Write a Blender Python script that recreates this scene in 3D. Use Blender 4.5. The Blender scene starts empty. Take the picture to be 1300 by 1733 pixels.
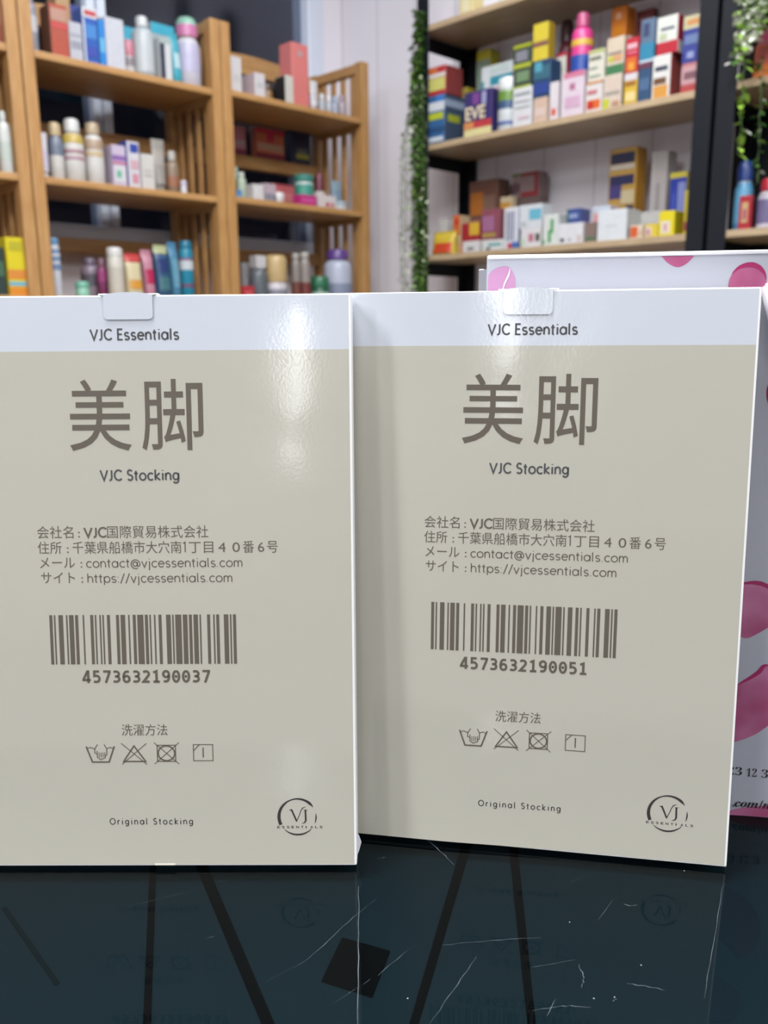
import bpy, bmesh, math, random
from mathutils import Vector, Matrix

# ------------------------------------------------------------------ camera, world, lights, exposure
scene = bpy.context.scene
COL = scene.collection
COUNTER = 0.95                      # height of the glass counter top
EYE = COUNTER + 0.19405             # camera height
PITCH, ROLL, FPX = math.radians(12.2656), math.radians(-0.4704), 1449.93

def make_camera():
    c, s = math.cos(PITCH), math.sin(PITCH)
    fwd = Vector((0, c, -s)); up = Vector((0, s, c)); r = Vector((1, 0, 0))
    r2 = math.cos(ROLL) * r + math.sin(ROLL) * up
    u2 = -math.sin(ROLL) * r + math.cos(ROLL) * up
    cam = bpy.data.cameras.new('camera')
    cam.sensor_fit = 'VERTICAL'; cam.sensor_height = 24.0; cam.sensor_width = 18.0
    cam.lens = 24.0 * FPX / 1733.0
    cam.clip_start = 0.01; cam.clip_end = 60
    cam.dof.use_dof = True; cam.dof.focus_distance = 0.305; cam.dof.aperture_fstop = 10.5
    o = bpy.data.objects.new('camera', cam); COL.objects.link(o)
    m = Matrix((r2, u2, -fwd)).transposed().to_4x4()
    m.translation = (0, 0, EYE)
    o.matrix_world = m
    scene.camera = o
make_camera()

world = bpy.data.worlds.new('night'); scene.world = world
world.use_nodes = True
bg = world.node_tree.nodes['Background']
bg.inputs['Color'].default_value = (0.010, 0.012, 0.022, 1); bg.inputs['Strength'].default_value = 0.25

def area(name, loc, size, power, rot=(0, 0, 0), color=(0.96, 0.98, 1.0)):
    l = bpy.data.lights.new(name, 'AREA'); l.shape = 'RECTANGLE'
    l.size, l.size_y = size; l.energy = power; l.color = color
    o = bpy.data.objects.new(name, l); COL.objects.link(o)
    o.location = loc; o.rotation_euler = rot
    return o
CEIL = 2.85
area('ceiling_lamp', (0.0, 1.75, CEIL - 0.05), (1.2, 0.5), 27, (0, 0, math.radians(45)))
area('ceiling_lamp', (0.0, 0.5, CEIL - 0.05), (1.4, 0.5), 64, (0, 0, math.radians(45)))
area('ceiling_lamp', (-1.6, -0.7, CEIL - 0.05), (1.2, 0.25), 38, (0, 0, math.radians(45)))
area('ceiling_lamp', (1.6, -0.9, CEIL - 0.05), (1.2, 0.25), 38, (0, 0, math.radians(45)))
area('ceiling_lamp', (1.3, -3.6, CEIL - 0.05), (1.2, 0.4), 60, (0, 0, math.radians(45)))
area('ceiling_lamp', (-2.6, -3.0, CEIL - 0.05), (1.2, 0.4), 60, (0, 0, math.radians(45)))
area('ceiling_tube', (-1.02, -7.6, CEIL - 0.35), (0.06, 5.6), 44, (0, 0, math.radians(-7.5)))

area('added_blob_light', (-1.46, -10.9, EYE + 0.96), (0.26, 0.24), 3.0, (math.radians(90), 0, math.radians(-7.5)))  # added light, set so its reflection makes the lower blob on the box
vs = scene.view_settings
vs.view_transform = 'Standard'; vs.look = 'None'; vs.gamma = 1.0; vs.use_curve_mapping = False
vs.exposure = 0.29
scene.display_settings.display_device = 'sRGB'

# ------------------------------------------------------------------ helpers
PI = math.pi
def lin(c):
    out = []
    for v in c[:3]:
        v = v / 255.0
        out.append(v / 12.92 if v <= 0.04045 else ((v + 0.055) / 1.055) ** 2.4)
    return tuple(out) + (1.0,)

MATS = {}
def node_mat(name):
    m = bpy.data.materials.new(name); m.use_nodes = True
    nt = m.node_tree
    return m, nt, nt.nodes['Principled BSDF']

def paint(rgb, rough=0.38, var=0.10, scale=60.0, metal=0.0, coat=0.0, spec=0.5):
    """printed card / plastic: base colour with a faint procedural mottling"""
    key = (tuple(rgb), rough, var, scale, metal, coat, spec)
    if key in MATS: return MATS[key]
    m, nt, b = node_mat('paint_%02x%02x%02x' % tuple(int(max(0, min(255, v))) for v in rgb))
    n = nt.nodes.new('ShaderNodeTexNoise'); n.inputs['Scale'].default_value = scale
    n.inputs['Detail'].default_value = 3
    tc = nt.nodes.new('ShaderNodeTexCoord'); nt.links.new(tc.outputs['Object'], n.inputs['Vector'])
    mx = nt.nodes.new('ShaderNodeMix'); mx.data_type = 'RGBA'
    c = lin(rgb)
    mx.inputs['A'].default_value = tuple(v * (1 - var) for v in c[:3]) + (1,)
    mx.inputs['B'].default_value = tuple(min(0.9, v * (1 + var)) for v in c[:3]) + (1,)
    nt.links.new(n.outputs['Fac'], mx.inputs['Factor'])
    nt.links.new(mx.outputs['Result'], b.inputs['Base Color'])
    b.inputs['Roughness'].default_value = rough
    b.inputs['Metallic'].default_value = metal
    b.inputs['Coat Weight'].default_value = coat
    b.inputs['Specular IOR Level'].default_value = spec
    MATS[key] = m
    return m

def wood(name, dark, light, stretch=(2, 30, 30), rough=0.45):
    if name in MATS: return MATS[name]
    m, nt, b = node_mat(name)
    tc = nt.nodes.new('ShaderNodeTexCoord'); mp = nt.nodes.new('ShaderNodeMapping')
    mp.inputs['Scale'].default_value = stretch
    nt.links.new(tc.outputs['Object'], mp.inputs['Vector'])
    n = nt.nodes.new('ShaderNodeTexNoise'); n.inputs['Scale'].default_value = 3.0
    n.inputs['Detail'].default_value = 5; n.inputs['Roughness'].default_value = 0.6
    nt.links.new(mp.outputs['Vector'], n.inputs['Vector'])
    r = nt.nodes.new('ShaderNodeValToRGB')
    r.color_ramp.elements[0].position = 0.3; r.color_ramp.elements[0].color = lin(dark)
    r.color_ramp.elements[1].position = 0.72; r.color_ramp.elements[1].color = lin(light)
    nt.links.new(n.outputs['Fac'], r.inputs['Fac'])
    nt.links.new(r.outputs['Color'], b.inputs['Base Color'])
    b.inputs['Roughness'].default_value = rough
    MATS[name] = m
    return m

def mesh_obj(name, bm, mat, parent=None, loc=None, rotz=None, smooth=None):
    me = bpy.data.meshes.new(name)
    bmesh.ops.recalc_face_normals(bm, faces=bm.faces)
    bm.to_mesh(me); bm.free()
    if smooth is not None:
        me.shade_smooth(); me.set_sharp_from_angle(angle=math.radians(smooth))
    if mat: me.materials.append(mat)
    o = bpy.data.objects.new(name, me); COL.objects.link(o)
    if parent: o.parent = parent
    if loc is not None: o.location = loc
    if rotz is not None: o.rotation_euler = (0, 0, rotz)
    return o

def empty(name, loc, rot=(0, 0, 0)):
    o = bpy.data.objects.new(name, None); COL.objects.link(o)
    o.empty_display_size = 0.02
    o.location = loc; o.rotation_euler = rot
    return o

def tag(o, label=None, cat=None, group=None, kind=None):
    if label: o['label'] = label
    if cat: o['category'] = cat
    if group: o['group'] = group
    if kind: o['kind'] = kind
    return o

def add_box(bm, x0, x1, y0, y1, z0, z1, bevel=0.0, seg=1):
    v = [bm.verts.new(p) for p in ((x0,y0,z0),(x1,y0,z0),(x1,y1,z0),(x0,y1,z0),(x0,y0,z1),(x1,y0,z1),(x1,y1,z1),(x0,y1,z1))]
    fs = [bm.faces.new([v[i] for i in q]) for q in ((0,3,2,1),(4,5,6,7),(0,1,5,4),(1,2,6,5),(2,3,7,6),(3,0,4,7))]
    if bevel:
        ed = {e for f in fs for e in f.edges}
        bmesh.ops.bevel(bm, geom=list(ed), offset=bevel, segments=seg, affect='EDGES', profile=0.6)

def box_bm(x0, x1, y0, y1, z0, z1, bevel=0.0, seg=1):
    bm = bmesh.new(); add_box(bm, x0, x1, y0, y1, z0, z1, bevel, seg); return bm

def lathe_bm(prof, n=24, sy=1.0):
    """prof: (radius, z) from bottom to top, closed at both ends"""
    bm = bmesh.new(); rings = []
    for r, z in prof:
        rings.append([bm.verts.new((r * math.cos(2*PI*k/n), sy * r * math.sin(2*PI*k/n), z)) for k in range(n)])
    for a, b in zip(rings, rings[1:]):
        for k in range(n):
            bm.faces.new((a[k], a[(k+1) % n], b[(k+1) % n], b[k]))
    bm.faces.new(rings[0][::-1]); bm.faces.new(rings[-1])
    return bm

def loft_bm(sections):
    """sections: lists of points with equal counts, closed loops"""
    bm = bmesh.new(); rings = [[bm.verts.new(p) for p in s] for s in sections]
    n = len(rings[0])
    for a, b in zip(rings, rings[1:]):
        for k in range(n):
            bm.faces.new((a[k], a[(k+1) % n], b[(k+1) % n], b[k]))
    bm.faces.new(rings[0][::-1]); bm.faces.new(rings[-1])
    return bm

def tube_bm(pts, r, n=8, bm=None):
    bm = bm or bmesh.new()
    pts = [Vector(p) for p in pts]; rings = []
    for i, p in enumerate(pts):
        t = (pts[min(i+1, len(pts)-1)] - pts[max(i-1, 0)]).normalized()
        a = t.cross(Vector((0.31, 0.87, 0.38))).normalized(); b = t.cross(a)
        rr = r[i] if isinstance(r, (list, tuple)) else r
        rings.append([bm.verts.new(p + rr * (math.cos(2*PI*k/n) * a + math.sin(2*PI*k/n) * b)) for k in range(n)])
    for a, b in zip(rings, rings[1:]):
        for k in range(n):
            bm.faces.new((a[k], a[(k+1) % n], b[(k+1) % n], b[k]))
    bm.faces.new(rings[0][::-1]); bm.faces.new(rings[-1])
    return bm

def add_stroke(bm, pts, w, t=0.00006, closed=False):
    """a thin inked line in the local x-z plane, facing -y"""
    P = [Vector((p[0], p[1])) for p in pts]; n = len(P); L = []
    for i in range(n):
        a = P[i-1] if (closed or i > 0) else P[i]
        b = P[(i+1) % n] if (closed or i < n-1) else P[i]
        d1 = (P[i]-a).normalized() if (P[i]-a).length > 1e-12 else (b-P[i]).normalized()
        d2 = (b-P[i]).normalized() if (b-P[i]).length > 1e-12 else d1
        nn = Vector((-(d1+d2).y, (d1+d2).x))
        nn = nn.normalized() if nn.length > 1e-9 else Vector((-d1.y, d1.x))
        k = max(0.4, nn.dot(Vector((-d1.y, d1.x))))
        ww = w[i] if isinstance(w, (list, tuple)) else w
        L.append((P[i] + nn*ww/2/k, P[i] - nn*ww/2/k))
    V = [(bm.verts.new((a.x, -t, a.y)), bm.verts.new((b.x, -t, b.y))) for a, b in L]
    for i in range(n if closed else n-1):
        j = (i+1) % n
        bm.faces.new((V[i][0], V[i][1], V[j][1], V[j][0]))

def add_rect(bm, x0, x1, z0, z1, t=0.00006):
    v = [bm.verts.new(p) for p in ((x0,-t,z0),(x1,-t,z0),(x1,-t,z1),(x0,-t,z1))]
    bm.faces.new(v)

def text_bm(body, x0, x1=None, base=0.0, cap=None, bm=None, weight=0.0, shear=0.0, t=0.00006, spacing=1.0, top=None, bottom=None, narrow=1.0):
    """lettering in the local x-z plane facing -y. cap: height of the capital/CJK body scale (font size);
    x0..x1 fits the width; bottom/top fits the height of the glyphs exactly"""
    bm = bm or bmesh.new()
    c = bpy.data.curves.new('lettering', 'FONT'); c.body = body; c.resolution_u = 4
    c.offset = weight; c.shear = shear; c.space_character = spacing
    o = bpy.data.objects.new('lettering', c); COL.objects.link(o)
    bpy.context.view_layer.update()
    dg = bpy.context.evaluated_depsgraph_get()
    me = bpy.data.meshes.new_from_object(o.evaluated_get(dg))
    bpy.data.objects.remove(o); bpy.data.curves.remove(c)
    xs = [v.co.x for v in me.vertices]; ys = [v.co.y for v in me.vertices]
    mnx, mxx, mny, mxy = min(xs), max(xs), min(ys), max(ys)
    if top is not None:
        sy = (top-bottom)/(mxy-mny); oy = bottom - mny*sy
    else:
        sy = cap; oy = base
    sx = (x1-x0)/(mxx-mnx) if x1 is not None else sy*narrow
    vs_ = [bm.verts.new((x0 + (v.co.x-mnx)*sx, -t, oy + v.co.y*sy)) for v in me.vertices]
    for p in me.polygons:
        try: bm.faces.new([vs_[i] for i in p.vertices])
        except ValueError: pass
    bpy.data.meshes.remove(me)
    return bm

# ------------------------------------------------------------------ the room (rotated 45 degrees to the camera)
S2 = math.sqrt(0.5)
RA, RB = math.radians(45), math.radians(-45)
WB, WA = 1.95*1.3, 2.3265         # window wall (b), rack wall (a)
FAR = -9.0
wall_m = paint((226, 222, 229), 0.75, 0.03, 3.0)
def panelled(axis):
    """pale wall cladding in vertical boards with fine seams"""
    m, nt, b = node_mat('wall_cladding_' + axis)
    tc = nt.nodes.new('ShaderNodeTexCoord'); sp = nt.nodes.new('ShaderNodeSeparateXYZ')
    nt.links.new(tc.outputs['Object'], sp.inputs[0])
    dv = nt.nodes.new('ShaderNodeMath'); dv.operation = 'DIVIDE'; dv.inputs[1].default_value = .18
    fr_ = nt.nodes.new('ShaderNodeMath'); fr_.operation = 'FRACT'
    lt = nt.nodes.new('ShaderNodeMath'); lt.operation = 'LESS_THAN'; lt.inputs[1].default_value = .018
    nt.links.new(sp.outputs[axis], dv.inputs[0]); nt.links.new(dv.outputs[0], fr_.inputs[0]); nt.links.new(fr_.outputs[0], lt.inputs[0])
    mx = nt.nodes.new('ShaderNodeMix'); mx.data_type = 'RGBA'
    mx.inputs['A'].default_value = lin((226, 222, 229)); mx.inputs['B'].default_value = lin((176, 170, 178))
    nt.links.new(lt.outputs[0], mx.inputs['Factor']); nt.links.new(mx.outputs['Result'], b.inputs['Base Color'])
    b.inputs['Roughness'].default_value = .6
    return m
def frame_obj(name, bm, mat, rot, **k):
    return mesh_obj(name, bm, mat, None, (0, 0, 0), rot, **k)

floor = frame_obj('floor', box_bm(FAR, WA+.1, FAR, WB+.1, -0.1, 0), paint((150, 146, 142), 0.7, 0.08, 2.0), RA); tag(floor, kind='structure')
ceil = frame_obj('ceiling', box_bm(FAR, WA+.1, FAR, WB+.1, CEIL, CEIL+.1), paint((226, 226, 228), 0.8, 0.02, 3.0), RA); tag(ceil, kind='structure')
# window opening in the wall behind the bamboo units
WX0, WX1, WZ0, WZ1 = -1.6, 1.715*1.3, EYE + .197*1.3, 2.62
bm = bmesh.new()
add_box(bm, FAR, WX0, WB, WB+.1, 0, CEIL); add_box(bm, WX1, WA+.1, WB, WB+.1, 0, CEIL)
add_box(bm, WX0, WX1, WB, WB+.1, 0, WZ0); add_box(bm, WX0, WX1, WB, WB+.1, WZ1, CEIL)
tag(frame_obj('wall_left', bm, panelled('X'), RA), kind='structure')
tag(frame_obj('wall_right', box_bm(WA, WA+.1, FAR, WB, 0, CEIL), panelled('Y'), RA), kind='structure')
tag(frame_obj('wall_back', box_bm(FAR, WA+.1, FAR-.1, FAR, 0, CEIL), wall_m, RA), kind='structure')
tag(frame_obj('wall_front', box_bm(FAR-.1, FAR, FAR, WB+.1, 0, CEIL), wall_m, RA), kind='structure')
bm = bmesh.new(); add_box(bm, FAR, WA, WB-.012, WB-.0005, 0, .09, .003)
tag(frame_obj('baseboard_left', bm, paint((200, 198, 200), .5), RA), kind='structure')
bm = bmesh.new(); add_box(bm, WA-.012, WA-.0005, FAR, WB-.013, 0, .09, .003)
tag(frame_obj('baseboard_right', bm, paint((200, 198, 200), .5), RA), kind='structure')

win = empty('window_1', (0, 0, 0), (0, 0, RA)); tag(win, kind='structure')
fr = paint((206, 214, 228), 0.4, 0.03, 8.0)
bm = bmesh.new(); FY0, FY1 = WB-.02, WB+.07
add_box(bm, 1.662*1.3, WX1, FY0, FY1, WZ0, WZ1, .004)
add_box(bm, WX0, WX0+.06, FY0, FY1, WZ0, WZ1, .004)
add_box(bm, WX0+.06, 1.662*1.3, FY0, FY1, WZ0, WZ0+.045, .004)
add_box(bm, WX0+.06, 1.662*1.3, FY0, FY1, WZ1-.05, WZ1, .004)
mesh_obj('window_frame', bm, fr, win)
for a0, a1 in ((1.022, 1.066), (-.15, -.106)):
    bm = bmesh.new()
    add_box(bm, a0*1.3, (a0+.021)*1.3, FY0+.012, FY1-.01, WZ0+.045, WZ1-.05, .003)
    add_box(bm, (a0+.023)*1.3, a1*1.3, FY0+.004, FY1-.01, WZ0+.045, WZ1-.05, .003)
    mesh_obj('window_mullion', bm, fr, win)
gm = bpy.data.materials.new('night_glass'); gm.use_nodes = True
nt = gm.node_tree; nt.nodes.remove(nt.nodes['Principled BSDF'])
tr = nt.nodes.new('ShaderNodeBsdfTransparent'); tr.inputs['Color'].default_value = (.8, .82, .86, 1)
gl = nt.nodes.new('ShaderNodeBsdfGlossy'); gl.inputs['Roughness'].default_value = .12
gl.inputs['Color'].default_value = (.84, .88, 1, 1)
fz = nt.nodes.new('ShaderNodeFresnel'); fz.inputs['IOR'].default_value = 1.38
mxs = nt.nodes.new('ShaderNodeMixShader')
nt.links.new(fz.outputs[0], mxs.inputs[0]); nt.links.new(tr.outputs[0], mxs.inputs[1]); nt.links.new(gl.outputs[0], mxs.inputs[2])
nt.links.new(mxs.outputs[0], nt.nodes['Material Output'].inputs['Surface'])
for a0, a1 in ((-.106*1.3, 1.022*1.3), (1.066*1.3, 1.662*1.3), (WX0+.06, -.15*1.3)):
    mesh_obj('window_pane', box_bm(a0, a1, WB+.02, WB+.026, WZ0+.045, WZ1-.05), gm, win)

# ------------------------------------------------------------------ glass counter
BAG_PETALS=[[(0.0615, 0.2183), (0.0672, 0.2183), (0.0732, 0.2183), (0.0727, 0.2168), (0.0712, 0.2152), (0.0695, 0.214), (0.0677, 0.2135), (0.0658, 0.2141), (0.0637, 0.2155), (0.0622, 0.2172)], [(0.0853, 0.2063), (0.0855, 0.2089), (0.0865, 0.2113), (0.0884, 0.2131), (0.0909, 0.214), (0.0933, 0.214), (0.0957, 0.2129), (0.0974, 0.2109), (0.0982, 0.2083), (0.0983, 0.2055), (0.0977, 0.2034), (0.096, 0.2014), (0.0872, 0.2026)], [(0.0005, 0.2117), (0.0018, 0.2134), (0.0039, 0.2145), (0.0061, 0.2151), (0.0082, 0.2147), (0.0095, 0.2132), (0.0104, 0.2109), (0.0107, 0.2084), (0.0106, 0.2046), (0.0059, 0.2004), (0.0007, 0.2005)], [(0.1034, 0.1753), (0.1019, 0.1734), (0.1012, 0.1707), (0.1014, 0.1677), (0.1022, 0.1652), (0.1036, 0.163), (0.1057, 0.1618), (0.1086, 0.1618), (0.1075, 0.1745)], [(0.0921, 0.0941), (0.0972, 0.0971), (0.1025, 0.0979), (0.1061, 0.0974), (0.1106, 0.0948), (0.1122, 0.0902), (0.1123, 0.0843), (0.1104, 0.0811), (0.1072, 0.0786), (0.1031, 0.0758), (0.1014, 0.0754), (0.0992, 0.076), (0.0932, 0.0786)], [(0.0961, 0.0532), (0.1013, 0.0572), (0.1054, 0.0601), (0.1077, 0.0622), (0.1086, 0.0642), (0.1098, 0.065), (0.1127, 0.0647), (0.1156, 0.0605), (0.1175, 0.0532), (0.116, 0.045), (0.1126, 0.0398), (0.1085, 0.036), (0.1047, 0.0337), (0.1012, 0.0322), (0.0966, 0.0311)], [(0.0988, 0.0006), (0.1021, 0.0025), (0.107, 0.004), (0.1121, 0.0049), (0.1165, 0.0058), (0.1199, 0.0051), (0.1214, 0.0004), (0.1023, 0.0001), (0.0989, 0.0001)]]
BAG_TEXT=([(0.1018, 0.0179), (0.113, 0.0185), (0.1056, 0.0215)],[(0.102, 0.0041), (0.1128, 0.0042), (0.1027, 0.0065)])
BAG_ORIGIN=(0.03859,0.32752)
STRIPS=[[(-0.0904, 0.2913), (-0.0879, 0.2912), (-0.069, 0.2117), (-0.0714, 0.2117)], [(-0.0737, 0.291), (-0.0692, 0.291), (-0.0325, 0.2113), (-0.0363, 0.2113)], [(0.0306, 0.3049), (0.0343, 0.3041), (0.0085, 0.2109), (0.0058, 0.2109)], [(0.0479, 0.3023), (0.0513, 0.3019), (0.0428, 0.2105), (0.0404, 0.2106)], [(-0.0151, 0.2486), (0.0009, 0.2421), (-0.0048, 0.2224), (-0.0207, 0.2292)], [(-0.1356, 0.2648), (-0.134, 0.2654), (-0.1021, 0.2296), (-0.103, 0.2282)]]
SCRATCHES_AND_REFLECTIONS=[[(-0.0954, 0.2555), (-0.0679, 0.2676), (-0.0535, 0.2751)], [(-0.0596, 0.2422), (-0.0566, 0.2438)], [(-0.0402, 0.2212), (-0.0252, 0.2325), (-0.0129, 0.2501), (-0.0036, 0.262)], [(-0.0101, 0.2685), (-0.0095, 0.2389), (-0.0086, 0.2058)], [(-0.0041, 0.2843), (-0.0006, 0.2853)], [(0.1181, 0.2669), (0.1065, 0.243), (0.093, 0.2156)], [(0.0441, 0.2287), (0.0589, 0.2318)], [(0.0593, 0.2298), (0.0595, 0.2241), (0.058, 0.2201)], [(0.0279, 0.2337), (0.0211, 0.2221), (0.0117, 0.207)], [(0.064, 0.2692), (0.0744, 0.2751)], [(0.0808, 0.2579), (0.0824, 0.2569), (0.0853, 0.2572)], [(0.0721, 0.2218), (0.0759, 0.2208), (0.0829, 0.2189)], [(0.0673, 0.2158), (0.0657, 0.2147)], [(0.0178, 0.2386), (0.0332, 0.2405), (0.0496, 0.2417)], [(-0.0033, 0.2839), (0.0, 0.2857)], [(0.015, 0.2968), (0.0202, 0.2891), (0.0246, 0.2803)], [(0.0416, 0.2117), (0.0505, 0.2133), (0.0589, 0.2126)], [(0.0786, 0.261), (0.0695, 0.2491)], [(0.0493, 0.216), (0.0454, 0.2094)], [(-0.0168, 0.2145), (-0.003, 0.226), (0.0083, 0.2387)]]
SPECKS=[(0.0605, 0.2489), (0.0784, 0.2291), (0.1078, 0.2757), (0.0058, 0.2165), (0.0668, 0.2163), (0.0606, 0.2159)]

def flat_bm(pts, z0, z1):
    bm = bmesh.new()
    b = [bm.verts.new((x, y, z0)) for x, y in pts]; t = [bm.verts.new((x, y, z1)) for x, y in pts]
    n = len(pts); bm.faces.new(b[::-1]); bm.faces.new(t)
    for i in range(n): bm.faces.new((b[i], b[(i+1) % n], t[(i+1) % n], t[i]))
    return bm
counter = empty('display_counter', (0, 0.32, 0)); tag(counter, 'dark glass topped shop counter with dark strips under the scratched glass', 'counter')
cy = 0.32
CX0, CX1, CY0, CY1 = -.75, .75, .10-cy, .62-cy
def cpart(name, bm, mat): return mesh_obj(name, bm, mat, counter)
cpart('cabinet', box_bm(CX0+.02, CX1-.02, CY0+.02, CY1-.02, .06, COUNTER-.021, .003), paint((58, 62, 66), .4))
cpart('plinth', box_bm(CX0+.05, CX1-.05, CY0+.05, CY1-.05, 0, .06), paint((30, 32, 34), .5))
bd = paint((205, 212, 214), .8, .08, 9.0, spec=0)
cpart('backing_board', box_bm(CX0, CX1, CY0, CY1, COUNTER-.021, COUNTER-.0051, .001), bd)
for i, q in enumerate(STRIPS):  # thin flat pieces darker than the board, just under the glass
    cpart('dark_square' if i == 4 else 'dark_strip', flat_bm([(x, y-cy) for x, y in q], COUNTER-.0050, COUNTER-.0047), paint((70, 74, 80), .8, spec=0) if i < 5 else paint((150, 156, 158), .8, spec=0))
gt = bpy.data.materials.new('counter_glass'); gt.use_nodes = True
nt = gt.node_tree; nt.nodes.remove(nt.nodes['Principled BSDF'])
tr = nt.nodes.new('ShaderNodeBsdfTransparent'); ge = nt.nodes.new('ShaderNodeNewGeometry')
tint = nt.nodes.new('ShaderNodeMix'); tint.data_type = 'RGBA'      # dark smoked glass, tinted once on entry
tint.inputs['A'].default_value = (.068, .110, .128, 1); tint.inputs['B'].default_value = (1, 1, 1, 1)
nt.links.new(ge.outputs['Backfacing'], tint.inputs['Factor']); nt.links.new(tint.outputs['Result'], tr.inputs['Color'])
gl = nt.nodes.new('ShaderNodeBsdfGlossy'); gl.inputs['Roughness'].default_value = .012
fz = nt.nodes.new('ShaderNodeFresnel'); fz.inputs['IOR'].default_value = 1.25
sb = nt.nodes.new('ShaderNodeMath'); sb.operation = 'SUBTRACT'; sb.inputs[0].default_value = 1.0
ml = nt.nodes.new('ShaderNodeMath'); ml.operation = 'MULTIPLY'
nt.links.new(ge.outputs['Backfacing'], sb.inputs[1]); nt.links.new(sb.outputs[0], ml.inputs[0]); nt.links.new(fz.outputs[0], ml.inputs[1])
mxs = nt.nodes.new('ShaderNodeMixShader')
nt.links.new(ml.outputs[0], mxs.inputs[0]); nt.links.new(tr.outputs[0], mxs.inputs[1]); nt.links.new(gl.outputs[0], mxs.inputs[2])
nt.links.new(mxs.outputs[0], nt.nodes['Material Output'].inputs['Surface'])
cpart('glass_top', box_bm(CX0, CX1, CY0, CY1, COUNTER-.0045, COUNTER), gt)
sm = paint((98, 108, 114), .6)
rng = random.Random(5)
for q in SCRATCHES_AND_REFLECTIONS:  # scratches, plus reflections of the white box edges drawn as pale ribbons
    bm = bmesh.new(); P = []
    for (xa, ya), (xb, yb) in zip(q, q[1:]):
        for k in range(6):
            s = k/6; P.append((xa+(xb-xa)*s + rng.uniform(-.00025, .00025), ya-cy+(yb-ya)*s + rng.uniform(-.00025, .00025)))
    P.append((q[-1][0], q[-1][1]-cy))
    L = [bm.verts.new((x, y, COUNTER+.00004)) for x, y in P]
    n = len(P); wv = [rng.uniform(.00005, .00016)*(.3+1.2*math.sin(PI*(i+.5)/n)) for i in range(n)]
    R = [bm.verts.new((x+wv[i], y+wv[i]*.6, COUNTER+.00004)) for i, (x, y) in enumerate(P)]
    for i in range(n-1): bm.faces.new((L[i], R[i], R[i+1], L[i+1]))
    cpart('scratch_and_reflection', bm, sm)
for x, y in SPECKS:
    cpart('dust_speck', lathe_bm([(.0002, COUNTER+.00003), (.00024, COUNTER+.0001), (.00012, COUNTER+.0002)], 8), paint((140, 148, 142), .7)).location = (x, y-cy, 0)

# ------------------------------------------------------------------ the two stocking boxes
BW, BH, BAND = 0.14944, 0.205, 0.0189
def card(rgb, name, bump=.18):
    m, nt, b = node_mat(name)
    tc = nt.nodes.new('ShaderNodeTexCoord')
    n = nt.nodes.new('ShaderNodeTexNoise'); n.inputs['Scale'].default_value = 22; n.inputs['Detail'].default_value = 2
    nt.links.new(tc.outputs['Object'], n.inputs['Vector'])
    bp = nt.nodes.new('ShaderNodeBump'); bp.inputs['Strength'].default_value = bump; bp.inputs['Distance'].default_value = .0012
    nt.links.new(n.outputs['Fac'], bp.inputs['Height'])
    n2 = nt.nodes.new('ShaderNodeTexNoise'); n2.inputs['Scale'].default_value = 900; n2.inputs['Detail'].default_value = 1
    nt.links.new(tc.outputs['Object'], n2.inputs['Vector'])
    bp2 = nt.nodes.new('ShaderNodeBump'); bp2.inputs['Strength'].default_value = .05; bp2.inputs['Distance'].default_value = .0002
    nt.links.new(n2.outputs['Fac'], bp2.inputs['Height']); nt.links.new(bp.outputs['Normal'], bp2.inputs['Normal'])
    nt.links.new(bp2.outputs['Normal'], b.inputs['Normal']); 
    b.inputs['Base Color'].default_value = lin(rgb); b.inputs['Roughness'].default_value = .10
    b.inputs['IOR'].default_value = 1.5
    return m
card_beige = card((184, 181, 169), 'beige_laminated_card')
card_white = card((200, 205, 214), 'white_laminated_card')
card_edge = paint((240, 240, 240), .5, .02)
ink = paint((94, 86, 77), .5, .03, 200); ink_dark = paint((52, 46, 48), .5, .03, 200); ink_grey = paint((74, 74, 76), .5, .03, 200)
MM = .001

# bar widths (bar, space, bar, space ...) of the symbols the two codes use
SYMBOL = {45: '113123', 73: '142112', 63: '111224', 21: '213212', 90: '214121', 3: '121223', 5: '131222',
          101: '311141', 23: '312131', 17: '123221', 74: '142211', 38: '132311', 105: '211232', 106: '2331112'}
def bar_widths(code):
    vals = [105] + [int(code[i:i+2]) for i in range(0, 12, 2)] + [101, int(code[12])+16]
    vals.append((vals[0] + sum(i*v for i, v in enumerate(vals) if i)) % 103)
    return [int(c) for v in vals + [106] for c in SYMBOL[v]]

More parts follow.
